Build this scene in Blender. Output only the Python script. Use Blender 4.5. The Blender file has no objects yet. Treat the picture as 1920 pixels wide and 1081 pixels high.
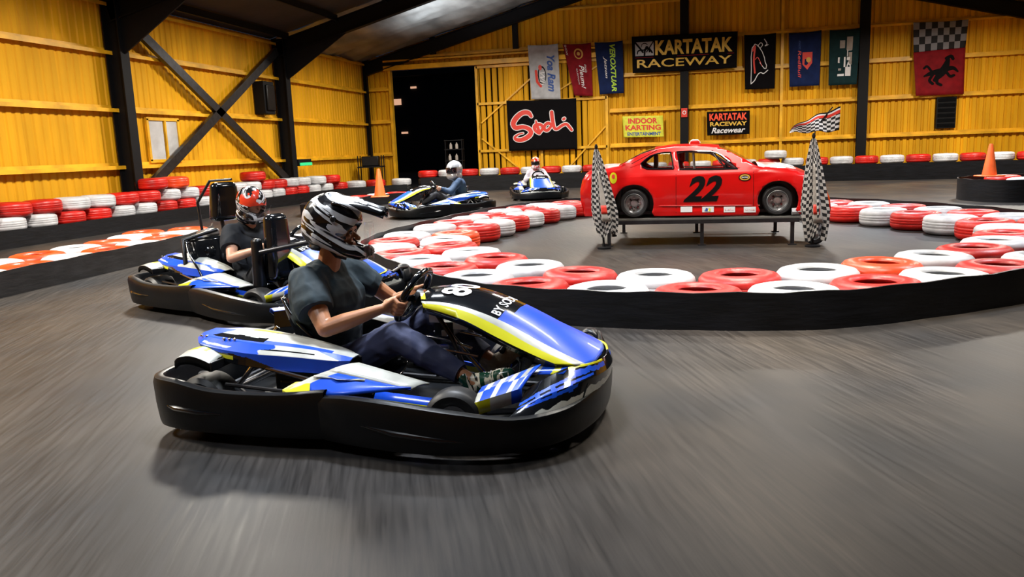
import bpy, bmesh, math, random
from mathutils import Vector, Matrix, noise, Euler
from mathutils.geometry import tessellate_polygon
random.seed(7)
PI = math.pi; R = math.radians
V = Vector
scene = bpy.context.scene
COL = scene.collection

# ------------------------------------------------------------------ camera
cd = bpy.data.cameras.new('camera'); cam = bpy.data.objects.new('camera', cd); COL.objects.link(cam)
cd.sensor_width = 36.0; cd.sensor_fit = 'HORIZONTAL'; cd.lens = 1481.0 / 1920.0 * 36.0; cd.clip_end = 300
rot = Matrix(((0.9747092, -0.0016166, 0.2234710), (0.2202405, 0.1765162, -0.9593415), (-0.0378954, 0.9842964, 0.1724081)))
cam.matrix_world = Matrix.Translation((0, 0, 1.3)) @ rot.to_4x4()
scene.camera = cam
# ------------------------------------------------------------------ world, light, exposure
w = bpy.data.worlds.new('night'); scene.world = w; w.use_nodes = True
w.node_tree.nodes['Background'].inputs[0].default_value = (0.010, 0.014, 0.022, 1)
w.node_tree.nodes['Background'].inputs[1].default_value = 1.0
scene.view_settings.view_transform = 'Standard'; scene.view_settings.look = 'None'
scene.view_settings.gamma = 1.0; scene.view_settings.use_curve_mapping = False
scene.view_settings.exposure = 0.0

def area(name, loc, sx, sy, power, color=(1, 1, 1), rotation=(0, 0, 0), spread=180):
    d = bpy.data.lights.new(name, 'AREA'); d.shape = 'RECTANGLE'; d.size = sx; d.size_y = sy
    d.energy = power; d.color = color; d.spread = R(spread)
    o = bpy.data.objects.new(name, d); COL.objects.link(o); o.location = loc; o.rotation_euler = rotation
    return o
COOL = (0.86, 0.92, 1.0); WARM = (1.0, 0.93, 0.82)
for (x, y, p) in ((-7.6, 4.0, 900), (-7.4, 11.0, 720), (-7.2, 17.5, 620), (-7.4, 23.6, 380), (-2.8, 23.4, 420), (2.8, 23.0, 440), (8.0, 22.6, 650), (9.5, 15.0, 220)):
    area('hall_lamp', (x, y, 5.0), 0.9, 0.9, p, WARM, spread=172)
area('track_area_light', (-1.7, 4.5, 4.5), 1.0, 0.4, 135, COOL, spread=100)
area('track_area_light', (-2.6, 1.3, 4.3), 0.9, 0.6, 46, COOL, spread=110)  # unseen soft front fill, added so the driver's camera side gets light
area('track_area_light', (-3.6, 8.2, 4.7), 1.0, 0.6, 150, COOL, spread=120)
area('track_area_light', (1.0, 5.0, 4.6), 0.7, 0.7, 95, WARM, spread=70)  # added light: its warm pool stands in for the wall's floor reflection
area('track_area_light', (0.6, 8.4, 4.7), 1.2, 0.6, 190, WARM, spread=120)
area('track_area_light', (-0.4, 11.8, 4.8), 1.2, 0.6, 190, WARM, spread=120)  # unseen light added to brighten the floor inside the island
area('track_area_light', (4.8, 9.5, 4.7), 1.0, 0.6, 190, COOL, spread=120)
area('track_area_light', (3.5, 16.5, 4.7), 1.0, 0.6, 420, COOL, spread=120)
area('track_area_light', (-5.0, 16.5, 4.7), 1.0, 0.6, 420, COOL, spread=120)
area('roof_wash', (-7.0, 25.0, 4.3), 3.5, 2.5, 95, (0.80, 0.90, 1.0), (R(180), 0, 0), spread=140)

# ------------------------------------------------------------------ materials
def mat(name, col, rough=0.5, metal=0.0, var=0.0, scale=8.0, bump=0.0, bscale=40.0, coat=0.0, emit=None, es=1.0, trans=0.0, alpha=1.0, stretch=None, spec=0.5, objvar=0.0):
    m = bpy.data.materials.new(name); m.use_nodes = True; nt = m.node_tree; N = nt.nodes; Lk = nt.links
    b = N['Principled BSDF']
    b.inputs['Base Color'].default_value = (*col, 1); b.inputs['Roughness'].default_value = rough
    b.inputs['Metallic'].default_value = metal; b.inputs['Coat Weight'].default_value = coat
    b.inputs['Transmission Weight'].default_value = trans; b.inputs['Alpha'].default_value = alpha
    b.inputs['Specular IOR Level'].default_value = spec
    if emit: b.inputs['Emission Color'].default_value = (*emit, 1); b.inputs['Emission Strength'].default_value = es
    tc = N.new('ShaderNodeTexCoord'); mp = N.new('ShaderNodeMapping'); Lk.new(tc.outputs['Object'], mp.inputs[0])
    if stretch: mp.inputs['Scale'].default_value = stretch
    if var > 0 or objvar > 0:
        n = N.new('ShaderNodeTexNoise'); n.inputs['Scale'].default_value = scale; n.inputs['Detail'].default_value = 6; Lk.new(mp.outputs[0], n.inputs[0])
        mr = N.new('ShaderNodeMapRange'); mr.inputs[1].default_value = 0.3; mr.inputs[2].default_value = 0.7; mr.inputs[3].default_value = 1 - var; mr.inputs[4].default_value = 1 + var * 0.4
        Lk.new(n.outputs[0], mr.inputs[0]); fac = mr.outputs[0]
        if objvar > 0:
            oi = N.new('ShaderNodeObjectInfo'); m2 = N.new('ShaderNodeMapRange'); m2.inputs[3].default_value = 1 - objvar; m2.inputs[4].default_value = 1.0
            Lk.new(oi.outputs['Random'], m2.inputs[0]); mm = N.new('ShaderNodeMath'); mm.operation = 'MULTIPLY'
            Lk.new(fac, mm.inputs[0]); Lk.new(m2.outputs[0], mm.inputs[1]); fac = mm.outputs[0]
        hs = N.new('ShaderNodeVectorMath'); hs.operation = 'SCALE'; hs.inputs[0].default_value = col; Lk.new(fac, hs.inputs['Scale']); Lk.new(hs.outputs[0], b.inputs['Base Color'])
    if bump > 0:
        n2 = N.new('ShaderNodeTexNoise'); n2.inputs['Scale'].default_value = bscale; n2.inputs['Detail'].default_value = 5; Lk.new(mp.outputs[0], n2.inputs[0])
        bp = N.new('ShaderNodeBump'); bp.inputs['Strength'].default_value = bump; bp.inputs['Distance'].default_value = 0.01
        Lk.new(n2.outputs[0], bp.inputs['Height']); Lk.new(bp.outputs[0], b.inputs['Normal'])
    return m
M = {}
M['yellow'] = mat('yellow_sheet', (0.80, 0.40, 0.008), 0.65, 0.0, 0.28, 1.0, 0.15, 30, stretch=(2.2, 2.2, 0.35), objvar=0.22, spec=0.2)
M['yellow2'] = mat('yellow_steel', (0.80, 0.42, 0.014), 0.42, 0, 0.35, 2.5)
M['black_steel'] = mat('black_steel', (0.003, 0.003, 0.004), 0.6, 0.0, 0.3, 4, spec=0.2)
M['roof'] = mat('dark_roof', (0.035, 0.026, 0.018), 0.7, 0, 0.4, 1.2, 0.3, 8)
M['foil'] = mat('silver_insulation', (0.30, 0.29, 0.27), 0.5, 0.55, 0.5, 1.6, 0.5, 6, stretch=(1, .35, 1))
M['belt'] = mat('black_conveyor_rubber', (0.0045, 0.005, 0.007), 0.45, 0, 0.6, 3.0, 0.3, 6, stretch=(1, 1, 5), spec=0.3)
M['belt_grey'] = mat('scuffed_grey_rubber', (0.05, 0.048, 0.048), 0.45, 0, 0.5, 3.0, 0.3, 6, stretch=(1, 1, 5))
M['tred'] = mat('red_painted_tyre', (0.58, 0.010, 0.005), 0.42, 0, 0.35, 5, 0.35, 16, objvar=0.25)
M['twhite'] = mat('white_painted_tyre', (0.56, 0.57, 0.60), 0.42, 0, 0.3, 5, 0.35, 16, objvar=0.15)
M['torange'] = mat('orange_painted_tyre', (0.78, 0.06, 0.01), 0.38, 0, 0.3, 5, 0.35, 16)
M['bplastic'] = mat('black_plastic', (0.004, 0.005, 0.0065), 0.34, 0, 0.4, 6, 0.08, 25, spec=0.35)
M['bgloss'] = mat('gloss_black', (0.006, 0.007, 0.009), 0.12, 0, coat=0.5)
M['rubber'] = mat('tyre_rubber', (0.012, 0.012, 0.013), 0.5, 0, 0.3, 12, 0.04, 60)
M['blue'] = mat('blue_fairing', (0.010, 0.075, 0.60), 0.30, 0, 0.15, 5, coat=0.1, spec=0.3)
M['yel'] = mat('lime_yellow', (0.62, 0.60, 0.012), 0.3, 0, 0.12, 5, coat=0.3)
M['white'] = mat('white_fairing', (0.50, 0.51, 0.47), 0.32, 0, 0.3, 7, coat=0.15)
M['chrome'] = mat('chrome', (0.62, 0.62, 0.64), 0.18, 1.0)
M['alu'] = mat('aluminium', (0.45, 0.45, 0.46), 0.35, 0.9, 0.2, 9)
M['dsteel'] = mat('dark_steel', (0.05, 0.05, 0.055), 0.35, 0.8, 0.3, 9)
M['redmetal'] = mat('red_anodised', (0.35, 0.01, 0.01), 0.3, 0.3)
M['skin'] = mat('skin', (0.48, 0.205, 0.095), 0.42, 0, 0.18, 9, 0.06, 60)
M['skin2'] = mat('pale_skin', (0.56, 0.30, 0.20), 0.45, 0, 0.12, 14, 0.05, 60)
M['tee'] = mat('teal_grey_cotton', (0.011, 0.026, 0.035), 0.8, 0, 0.3, 9, 0.06, 160)
M['tee_black'] = mat('black_cotton', (0.005, 0.008, 0.014), 0.85, 0, 0.2, 9, 0.06, 160)
M['navy'] = mat('navy_knit', (0.010, 0.035, 0.080), 0.8, 0, 0.2, 9, 0.3, 120)
M['wshirt'] = mat('white_cotton', (0.55, 0.50, 0.55), 0.8, 0, 0.2, 9, 0.3, 120)
M['chino'] = mat('navy_chino', (0.034, 0.042, 0.098), 0.8, 0, 0.3, 11, 0.08, 160)
M['darktr'] = mat('dark_trousers', (0.008, 0.009, 0.013), 0.85, 0, 0.3, 11)
M['greenshoe'] = mat('green_suede', (0.006, 0.05, 0.022), 0.7, 0, 0.3, 20, 0.3, 150)
M['beige'] = mat('beige_canvas', (0.40, 0.33, 0.25), 0.8, 0, 0.2, 20, 0.3, 150)
M['carred'] = mat('car_red', (0.52, 0.004, 0.004), 0.28, 0, 0.08, 3, coat=0.4, spec=0.3)
M['wood'] = mat('grey_platform_board', (0.10, 0.095, 0.085), 0.7, 0, 0.3, 4, 0.3, 20, stretch=(.2, 2, 2))
M['silver'] = mat('silver_helmet_paint', (0.42, 0.43, 0.44), 0.3, 0.35, coat=0.4)
M['flagw'] = mat('white_cloth', (0.42, 0.43, 0.46), 0.8, 0, 0.2, 5, 0.2, 60, spec=0.15)
M['flagk'] = mat('black_cloth', (0.0025, 0.002, 0.003), 0.95, 0, 0.3, 5, 0.2, 60, spec=0.15)
M['flagr'] = mat('dark_red_cloth', (0.20, 0.006, 0.012), 0.75, 0, 0.3, 5, 0.2, 60, spec=0.15)
M['flagb'] = mat('dark_blue_cloth', (0.006, 0.016, 0.075), 0.75, 0, 0.3, 5, 0.2, 60, spec=0.15)
M['flagg'] = mat('dark_green_cloth', (0.005, 0.026, 0.030), 0.75, 0, 0.3, 5, 0.2, 60, spec=0.15)
M['flagred2'] = mat('red_cloth', (0.20, 0.006, 0.010), 0.75, 0, 0.3, 5, 0.2, 60, spec=0.15)
M['grime'] = mat('grey_flag_cloth', (0.33, 0.30, 0.27), 0.8, 0, 0.3, 5, 0.2, 60)
M['signy'] = mat('yellow_green_board', (0.66, 0.66, 0.04), 0.5, 0, 0.25, 6)
M['ink_y'] = mat('amber_lettering', (0.72, 0.45, 0.05), 0.5, 0, 0.35, 9)
M['ink_r'] = mat('red_lettering', (0.62, 0.035, 0.02), 0.5)
M['ink_o'] = mat('orange_red_lettering', (0.85, 0.07, 0.02), 0.5)
M['ink_w'] = mat('white_lettering', (0.68, 0.68, 0.70), 0.5)
M['ink_k'] = mat('black_lettering', (0.003, 0.0025, 0.003), 0.8, spec=0.12)
M['ink_b'] = mat('blue_lettering', (0.01, 0.06, 0.28), 0.5)
M['ink_g'] = mat('lime_lettering', (0.38, 0.62, 0.03), 0.5)
M['ink_gold'] = mat('gold_lettering', (0.55, 0.30, 0.04), 0.5)
M['cone'] = mat('orange_cone', (0.85, 0.12, 0.02), 0.45, 0, 0.2, 6)
M['dark_room'] = mat('night_yard', (0.012, 0.013, 0.015), 0.8)
M['farblock'] = mat('unlit_far_building', (0.010, 0.011, 0.013), 0.8)
M['farlit'] = mat('lit_far_window', (0.5, 0.3, 0.2), 0.5, emit=(1.0, 0.55, 0.35), es=0.7)
M['exit'] = mat('green_exit_lamp', (0.02, 0.4, 0.15), 0.5, emit=(0.04, 0.9, 0.32), es=0.55)
M['pane'] = mat('translucent_pane', (0.50, 0.50, 0.50), 0.4, 0, 0.25, 3)
M['visor'] = mat('clear_visor', (0.9, 0.92, 0.95), 0.02, trans=1.0, alpha=0.10)
M['glass'] = mat('car_glass', (0.5, 0.5, 0.5), 0.05, trans=1.0, alpha=0.25)
M['darkvisor'] = mat('smoked_visor', (0.004, 0.004, 0.006), 0.06, coat=0.6)
M['eyew'] = mat('eye_white', (0.5, 0.45, 0.42), 0.2)
M['eyek'] = mat('eye_iris', (0.02, 0.01, 0.006), 0.1)
M['brow'] = mat('dark_hair', (0.008, 0.006, 0.005), 0.7)

def checker_mat(name, nu, nv, ca=(0.006, 0.006, 0.008), cb=(0.60, 0.60, 0.62)):
    m = bpy.data.materials.new(name); m.use_nodes = True; nt = m.node_tree; N = nt.nodes; Lk = nt.links; b = N['Principled BSDF']
    tc = N.new('ShaderNodeTexCoord'); mp = N.new('ShaderNodeMapping'); mp.inputs['Scale'].default_value = (nu, nv, 1); Lk.new(tc.outputs['UV'], mp.inputs[0])
    c = N.new('ShaderNodeTexChecker'); c.inputs['Scale'].default_value = 1; c.inputs[1].default_value = (*ca, 1); c.inputs[2].default_value = (*cb, 1)
    Lk.new(mp.outputs[0], c.inputs[0]); Lk.new(c.outputs[0], b.inputs['Base Color']); b.inputs['Roughness'].default_value = 0.8
    return m
M['chk'] = checker_mat('black_white_checks', 30, 30, cb=(0.42, 0.40, 0.38))
M['chk2'] = checker_mat('open_flag_checks', 12, 9)
M['chk3'] = checker_mat('banner_checks', 9, 4, cb=(0.20, 0.20, 0.22))

def swirl_mat(name, ca, cb, cc, scale, stretch, rotm, t1, t2, dist=1.2, red=None):
    """glossy helmet paint: flowing streaks of two or three colours"""
    m = bpy.data.materials.new(name); m.use_nodes = True; nt = m.node_tree; N = nt.nodes; Lk = nt.links; b = N['Principled BSDF']
    tc = N.new('ShaderNodeTexCoord'); mp = N.new('ShaderNodeMapping'); mp.inputs['Scale'].default_value = stretch; mp.inputs['Rotation'].default_value = rotm
    mp.inputs['Rotation'].default_value = (0, 0, 0); m0 = N.new('ShaderNodeMapping'); m0.inputs['Rotation'].default_value = rotm
    Lk.new(tc.outputs['Object'], m0.inputs[0]); Lk.new(m0.outputs[0], mp.inputs[0])
    n = N.new('ShaderNodeTexNoise'); n.inputs['Scale'].default_value = scale; n.inputs['Detail'].default_value = 2.0; n.inputs['Distortion'].default_value = dist; Lk.new(mp.outputs[0], n.inputs[0])
    r = N.new('ShaderNodeValToRGB'); r.color_ramp.interpolation = 'CONSTANT'; e = r.color_ramp.elements
    e[0].position = 0; e[0].color = (*ca, 1); e[1].position = t1; e[1].color = (*cb, 1)
    x = e.new(t2); x.color = (*cc, 1)
    x = e.new(min(t2 + 0.035, .99)); x.color = (*ca, 1)
    x = e.new(min(t2 + 0.10, .995)); x.color = (*cb, 1)
    Lk.new(n.outputs[0], r.inputs[0]); out = r.outputs[0]
    if red:
        sx = N.new('ShaderNodeSeparateXYZ'); Lk.new(tc.outputs['Object'], sx.inputs[0])
        mt = N.new('ShaderNodeMath'); mt.operation = 'GREATER_THAN'; mt.inputs[1].default_value = red[0]; Lk.new(sx.outputs[2], mt.inputs[0])
        n3 = N.new('ShaderNodeTexNoise'); n3.inputs['Scale'].default_value = 9; Lk.new(tc.outputs['Object'], n3.inputs[0])
        m4 = N.new('ShaderNodeMath'); m4.operation = 'GREATER_THAN'; m4.inputs[1].default_value = 0.5; Lk.new(n3.outputs[0], m4.inputs[0])
        m5 = N.new('ShaderNodeMath'); m5.operation = 'MULTIPLY'; Lk.new(mt.outputs[0], m5.inputs[0]); Lk.new(m4.outputs[0], m5.inputs[1])
        mx = N.new('ShaderNodeMix'); mx.data_type = 'RGBA'; Lk.new(m5.outputs[0], mx.inputs[0]); Lk.new(out, mx.inputs[6]); mx.inputs[7].default_value = (*red[1], 1); out = mx.outputs[2]
    Lk.new(out, b.inputs['Base Color']); b.inputs['Roughness'].default_value = 0.22; b.inputs['Coat Weight'].default_value = 0.2
    return m
K = (0.006, 0.006, 0.008); W = (0.70, 0.71, 0.72); G = (0.30, 0.31, 0.33)
M['helmet1'] = swirl_mat('black_white_streaked_paint', K, W, G, 8.0, (0.30, 0.9, 2.6), (0, R(-30), 0), 0.497, 0.62, 0.8)
M['helmet2'] = swirl_mat('red_white_streaked_paint', K, (0.6, 0.6, 0.62), (0.25, 0.25, 0.27), 8.0, (0.9, 1, 2.2), (0, R(-30), 0), 0.50, 0.60, 1.4, red=(0.02, (0.60, 0.04, 0.015)))
M['helmet4'] = swirl_mat('red_orange_white_paint', (0.55, 0.02, 0.03), W, (0.75, 0.15, 0.03), 9.0, (1, 1, 1.5), (0, 0, 0), 0.47, 0.56, 1.0, red=(0.03, (0.75, 0.12, 0.02)))
M['shoe_stripe'] = swirl_mat('green_cream_streaks', (0.008, 0.05, 0.03), (0.55, 0.52, 0.42), (0.02, 0.02, 0.02), 14.0, (2.2, 1, 0.6), (0, R(20), 0), 0.52, 0.62, 0.6)
M['shard'] = swirl_mat('cream_blue_shards', (0.012, 0.075, 0.60), (0.50, 0.51, 0.42), K, 9.0, (0.8, 2.4, 1), (0, 0, R(30)), 0.47, 0.6, 0.8)

def floor_mat():
    m = bpy.data.materials.new('polished_concrete'); m.use_nodes = True; nt = m.node_tree; N = nt.nodes; Lk = nt.links; b = N['Principled BSDF']
    tc = N.new('ShaderNodeTexCoord')
    mp = N.new('ShaderNodeMapping'); mp.inputs['Rotation'].default_value = (0, 0, R(-19)); mp.inputs['Scale'].default_value = (1, 0.05, 1)
    mp.inputs['Rotation'].default_value = (0, 0, 0)
    mr = N.new('ShaderNodeMapping'); mr.inputs['Rotation'].default_value = (0, 0, R(-22)); Lk.new(tc.outputs['Object'], mr.inputs[0]); Lk.new(mr.outputs[0], mp.inputs[0])
    n1 = N.new('ShaderNodeTexNoise'); n1.inputs['Scale'].default_value = 42; n1.inputs['Detail'].default_value = 5; n1.inputs['Roughness'].default_value = 0.6; Lk.new(mp.outputs[0], n1.inputs[0])
    n2 = N.new('ShaderNodeTexNoise'); n2.inputs['Scale'].default_value = 0.55; n2.inputs['Detail'].default_value = 4; Lk.new(tc.outputs['Object'], n2.inputs[0])
    n3 = N.new('ShaderNodeTexNoise'); n3.inputs['Scale'].default_value = 3.0; n3.inputs['Detail'].default_value = 3; Lk.new(mp.outputs[0], n3.inputs[0])
    a = N.new('ShaderNodeMapRange'); a.inputs[1].default_value = .3; a.inputs[2].default_value = .7; a.inputs[3].default_value = 0.50; a.inputs[4].default_value = 1.45; Lk.new(n1.outputs[0], a.inputs[0])
    c = N.new('ShaderNodeMapRange'); c.inputs[1].default_value = .3; c.inputs[2].default_value = .7; c.inputs[3].default_value = 0.8; c.inputs[4].default_value = 1.2; Lk.new(n3.outputs[0], c.inputs[0])
    mm = N.new('ShaderNodeMath'); mm.operation = 'MULTIPLY'; Lk.new(a.outputs[0], mm.inputs[0]); Lk.new(c.outputs[0], mm.inputs[1])
    r = N.new('ShaderNodeValToRGB'); r.color_ramp.elements[0].position = .35; r.color_ramp.elements[0].color = (0.017, 0.0170, 0.0185, 1)
    r.color_ramp.elements[1].position = .65; r.color_ramp.elements[1].color = (0.045, 0.036, 0.028, 1); Lk.new(n2.outputs[0], r.inputs[0])
    s = N.new('ShaderNodeVectorMath'); s.operation = 'SCALE'; Lk.new(r.outputs[0], s.inputs[0]); Lk.new(mm.outputs[0], s.inputs['Scale']); Lk.new(s.outputs[0], b.inputs['Base Color'])
    q = N.new('ShaderNodeMapRange'); q.inputs[3].default_value = 0.34; q.inputs[4].default_value = 0.60; b.inputs['Specular IOR Level'].default_value = 0.22; Lk.new(n1.outputs[0], q.inputs[0]); Lk.new(q.outputs[0], b.inputs['Roughness'])
    bp = N.new('ShaderNodeBump'); bp.inputs['Strength'].default_value = 0.12; bp.inputs['Distance'].default_value = 0.004; Lk.new(n1.outputs[0], bp.inputs['Height']); Lk.new(bp.outputs[0], b.inputs['Normal'])
    return m
M['floor'] = floor_mat()

# ------------------------------------------------------------------ geometry helpers
class MB:
    """collects verts and faces; link() makes ONE mesh object"""
    def __init__(s): s.v = []; s.f = []; s.m = []; s.uv = {}; s.mats = []
    def mi(s, m):
        if m not in s.mats: s.mats.append(m)
        return s.mats.index(m)
    def add(s, vs, fs, m):
        o = len(s.v); i = s.mi(m); s.v += [V(p) for p in vs]
        for f in fs: s.f.append([o + k for k in f]); s.m.append(i)
        return o
    def box(s, c, d, m, rz=0, rot=None, taper=1.0):
        q = rot if rot else Matrix.Rotation(rz, 3, 'Z')
        vs = []
        for z in (-1, 1):
            t = 1 if z < 0 else taper
            for x, y in ((-1, -1), (1, -1), (1, 1), (-1, 1)): vs.append(V(c) + q @ V((x * d[0] / 2 * t, y * d[1] / 2 * t, z * d[2] / 2)))
        s.add(vs, [(3, 2, 1, 0), (4, 5, 6, 7), (0, 1, 5, 4), (1, 2, 6, 5), (2, 3, 7, 6), (3, 0, 4, 7)], m); return s
    def bar(s, a, b, wd, ht, m, up=V((0, 0, 1))):
        a = V(a); b = V(b); d = (b - a); L = d.length; d.normalize(); x = d.cross(up)
        if x.length < 1e-4: x = V((1, 0, 0))
        x.normalize(); z = x.cross(d); q = Matrix((x, d, z)).transposed()
        return s.box((a + b) / 2, (wd, L, ht), m, rot=q)
    def tube(s, pts, r, m, n=10, closed=False):
        pts = [V(p) for p in pts]; rr = r if isinstance(r, (list, tuple)) else [r] * len(pts); vs = []; N = len(pts); px = None
        for i, p in enumerate(pts):
            if closed: d = pts[(i + 1) % N] - pts[i - 1]
            else: d = pts[min(i + 1, N - 1)] - pts[max(i - 1, 0)]
            d.normalize()
            if px is None:
                x = d.cross(V((0, 0, 1)))
                if x.length < 0.05: x = d.cross(V((0, 1, 0)))
            else: x = px - d * px.dot(d)
            x.normalize(); px = x; y = d.cross(x)
            for k in range(n):
                a = 2 * PI * k / n; vs.append(p + (x * math.cos(a) + y * math.sin(a)) * rr[i])
        fs = []
        for i in range(N if closed else N - 1):
            for k in range(n): fs.append((i * n + k, i * n + (k + 1) % n, ((i + 1) % N) * n + (k + 1) % n, ((i + 1) % N) * n + k))
        if not closed: fs.append(list(range(n))[::-1]); fs.append([(N - 1) * n + k for k in range(n)])
        s.add(vs, fs, m); return s
    def lathe(s, prof, m, n=28, mtx=None, closed=False, wob=None):
        mtx = mtx or Matrix(); vs = []; P = len(prof)
        for k in range(n):
            a = 2 * PI * k / n
            for (r, z) in prof:
                q = r * (1 + (wob(a, z) if wob else 0)); vs.append(mtx @ V((q * math.cos(a), q * math.sin(a), z)))
        fs = []
        for k in range(n):
            for i in range(P if closed else P - 1):
                j = (i + 1) % P; k2 = (k + 1) % n; fs.append((k * P + i, k2 * P + i, k2 * P + j, k * P + j))
        s.add(vs, fs, m); return s
    def grid(s, rows, mats, uv=False):
        """rows: list of curves (same length); mats: one per strip, or a list per strip of one per cell, or one"""
        n = len(rows[0]); o = len(s.v); s.v += [V(p) for r in rows for p in r]
        for i in range(len(rows) - 1):
            for j in range(n - 1):
                mm = mats[i] if isinstance(mats, list) else mats
                if isinstance(mm, list): mm = mm[min(j, len(mm) - 1)]
                s.f.append([o + i * n + j, o + i * n + j + 1, o + (i + 1) * n + j + 1, o + (i + 1) * n + j]); s.m.append(s.mi(mm))
        if uv:
            for i in range(len(rows)):
                for j in range(n): s.uv[o + i * n + j] = (j / (n - 1), i / (len(rows) - 1))
        return s
    def mesh(s, name, smooth=True, angle=38):
        me = bpy.data.meshes.new(name); me.from_pydata(s.v, [], s.f)
        for m in s.mats: me.materials.append(m)
        for p, i in zip(me.polygons, s.m): p.material_index = i
        if s.uv:
            l = me.uv_layers.new(name='uv')
            for lp in me.loops: l.data[lp.index].uv = s.uv.get(lp.vertex_index, (0, 0))
        bm = bmesh.new(); bm.from_mesh(me); bmesh.ops.recalc_face_normals(bm, faces=bm.faces); bm.to_mesh(me); bm.free()
        if smooth:
            for p in me.polygons: p.use_smooth = True
            try: me.set_sharp_from_angle(angle=R(angle))
            except Exception: pass
        me.update(); return me
    def link(s, name, parent=None, smooth=True, solid=0, bevel=0, offset=-1, angle=38):
        o = bpy.data.objects.new(name, s.mesh(name, smooth, angle)); COL.objects.link(o)
        if parent: o.parent = parent
        if solid:
            md = o.modifiers.new('s', 'SOLIDIFY'); md.thickness = solid; md.offset = offset
        if bevel:
            md = o.modifiers.new('b', 'BEVEL'); md.width = bevel; md.segments = 2; md.limit_method = 'ANGLE'; md.angle_limit = R(40)
        return o
def tag(o, label=None, cat=None, group=None, kind=None):
    if label: o['label'] = label
    if cat: o['category'] = cat
    if group: o['group'] = group
    if kind: o['kind'] = kind
    return o
def empty(name, loc=(0, 0, 0), rz=0, label=None, cat=None, group=None, kind=None, scale=(1, 1, 1)):
    o = bpy.data.objects.new(name, None); COL.objects.link(o); o.location = loc; o.rotation_euler = (0, 0, rz); o.scale = scale
    return tag(o, label, cat, group, kind)
def copy_tree(o, parent=None):
    c = o.copy(); COL.objects.link(c); c.parent = parent
    for ch in o.children: copy_tree(ch, c)
    return c
def cr(pts, n):
    """Catmull-Rom resample of a polyline to n points, uniform in parameter"""
    pts = [V(p) for p in pts]; N = len(pts); out = []
    for i in range(n):
        t = i / (n - 1) * (N - 1); k = min(int(t), N - 2); f = t - k
        p0 = pts[k - 1] if k > 0 else pts[0] * 2 - pts[1]; p1 = pts[k]; p2 = pts[k + 1]; p3 = pts[k + 2] if k + 2 < N else pts[-1] * 2 - pts[-2]
        out.append(0.5 * ((2 * p1) + (p2 - p0) * f + (2 * p0 - 5 * p1 + 4 * p2 - p3) * f * f + (3 * p1 - p0 - 3 * p2 + p3) * f ** 3))
    return out
def mirror(pts): return [V((p[0], -p[1], p[2])) for p in pts]

ORD = ['first', 'second', 'third', 'fourth', 'fifth', 'sixth', 'seventh', 'eighth', 'ninth', 'tenth', 'eleventh', 'twelfth', 'thirteenth', 'fourteenth', 'fifteenth', 'sixteenth', 'seventeenth', 'eighteenth', 'nineteenth', 'twentieth', 'twenty-first', 'twenty-second', 'twenty-third', 'twenty-fourth', 'twenty-fifth', 'twenty-sixth', 'twenty-seventh', 'twenty-eighth', 'twenty-ninth', 'thirtieth', 'thirty-first', 'thirty-second', 'thirty-third', 'thirty-fourth', 'thirty-fifth', 'thirty-sixth', 'thirty-seventh', 'thirty-eighth', 'thirty-ninth', 'fortieth', 'forty-first', 'forty-second']

# lettering: text as mesh in a unit box, then mapped onto a surface
def text_geo(body, bold=0.0, shear=0.0):
    c = bpy.data.curves.new('t', 'FONT'); c.body = body; c.size = 1; c.offset = bold; c.shear = shear; c.resolution_u = 3; c.fill_mode = 'FRONT'
    o = bpy.data.objects.new('t', c); COL.objects.link(o); dg = bpy.context.evaluated_depsgraph_get(); dg.update()
    me = bpy.data.meshes.new_from_object(o.evaluated_get(dg)); bpy.data.objects.remove(o)
    vs = [(v.co.x, v.co.y) for v in me.vertices]; fs = [list(p.vertices) for p in me.polygons]; bpy.data.meshes.remove(me)
    x0 = min(v[0] for v in vs); x1 = max(v[0] for v in vs); y0 = min(v[1] for v in vs); y1 = max(v[1] for v in vs)
    return [((x - x0) / (x1 - x0), (y - y0) / (y1 - y0)) for x, y in vs], fs
def put_text(mb, body, fn, u0, v0, u1, v1, m, bold=0.0, shear=0.0, rot=0):
    vs, fs = text_geo(body, bold, shear)
    if rot == -90: vs = [(y, 1 - x) for x, y in vs]      # reads from top to bottom
    if rot == 90: vs = [(1 - y, x) for x, y in vs]
    mb.add([fn(u0 + (u1 - u0) * x, v0 + (v1 - v0) * y) for x, y in vs], fs, m)
def put_stroke(mb, pts, fn, wd, m, asp=1.0, n=None):
    """ribbon with round joints in the unit box; wd in v units, asp = width/height of the box"""
    P = [V((p[0] * asp, p[1], 0)) for p in pts]; wds = wd if isinstance(wd, list) else [wd] * len(P)
    if n:
        Q = cr([V((p.x, p.y, w_)) for p, w_ in zip(P, wds)], n); P = [V((q.x, q.y, 0)) for q in Q]; wds = [q.z for q in Q]
    for i in range(len(P) - 1):
        d = P[i + 1] - P[i]
        if d.length < 1e-6: continue
        d.normalize(); s = V((-d.y, d.x, 0))
        q = [P[i] + s * wds[i] / 2, P[i] - s * wds[i] / 2, P[i + 1] - s * wds[i + 1] / 2, P[i + 1] + s * wds[i + 1] / 2]
        mb.add([fn(a.x / asp, a.y) for a in q], [(0, 1, 2, 3)], m)
    for p, w_ in zip(P, wds):
        c = [p + V((math.cos(a), math.sin(a), 0)) * w_ / 2 for a in [2 * PI * k / 8 for k in range(8)]]
        mb.add([fn(a.x / asp, a.y) for a in c], [tuple(range(8))], m)
def put_poly(mb, pts, fn, m):
    t = tessellate_polygon([[V((p[0], p[1], 0)) for p in pts]]); mb.add([fn(*p) for p in pts], [tuple(x) for x in t], m)

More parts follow.
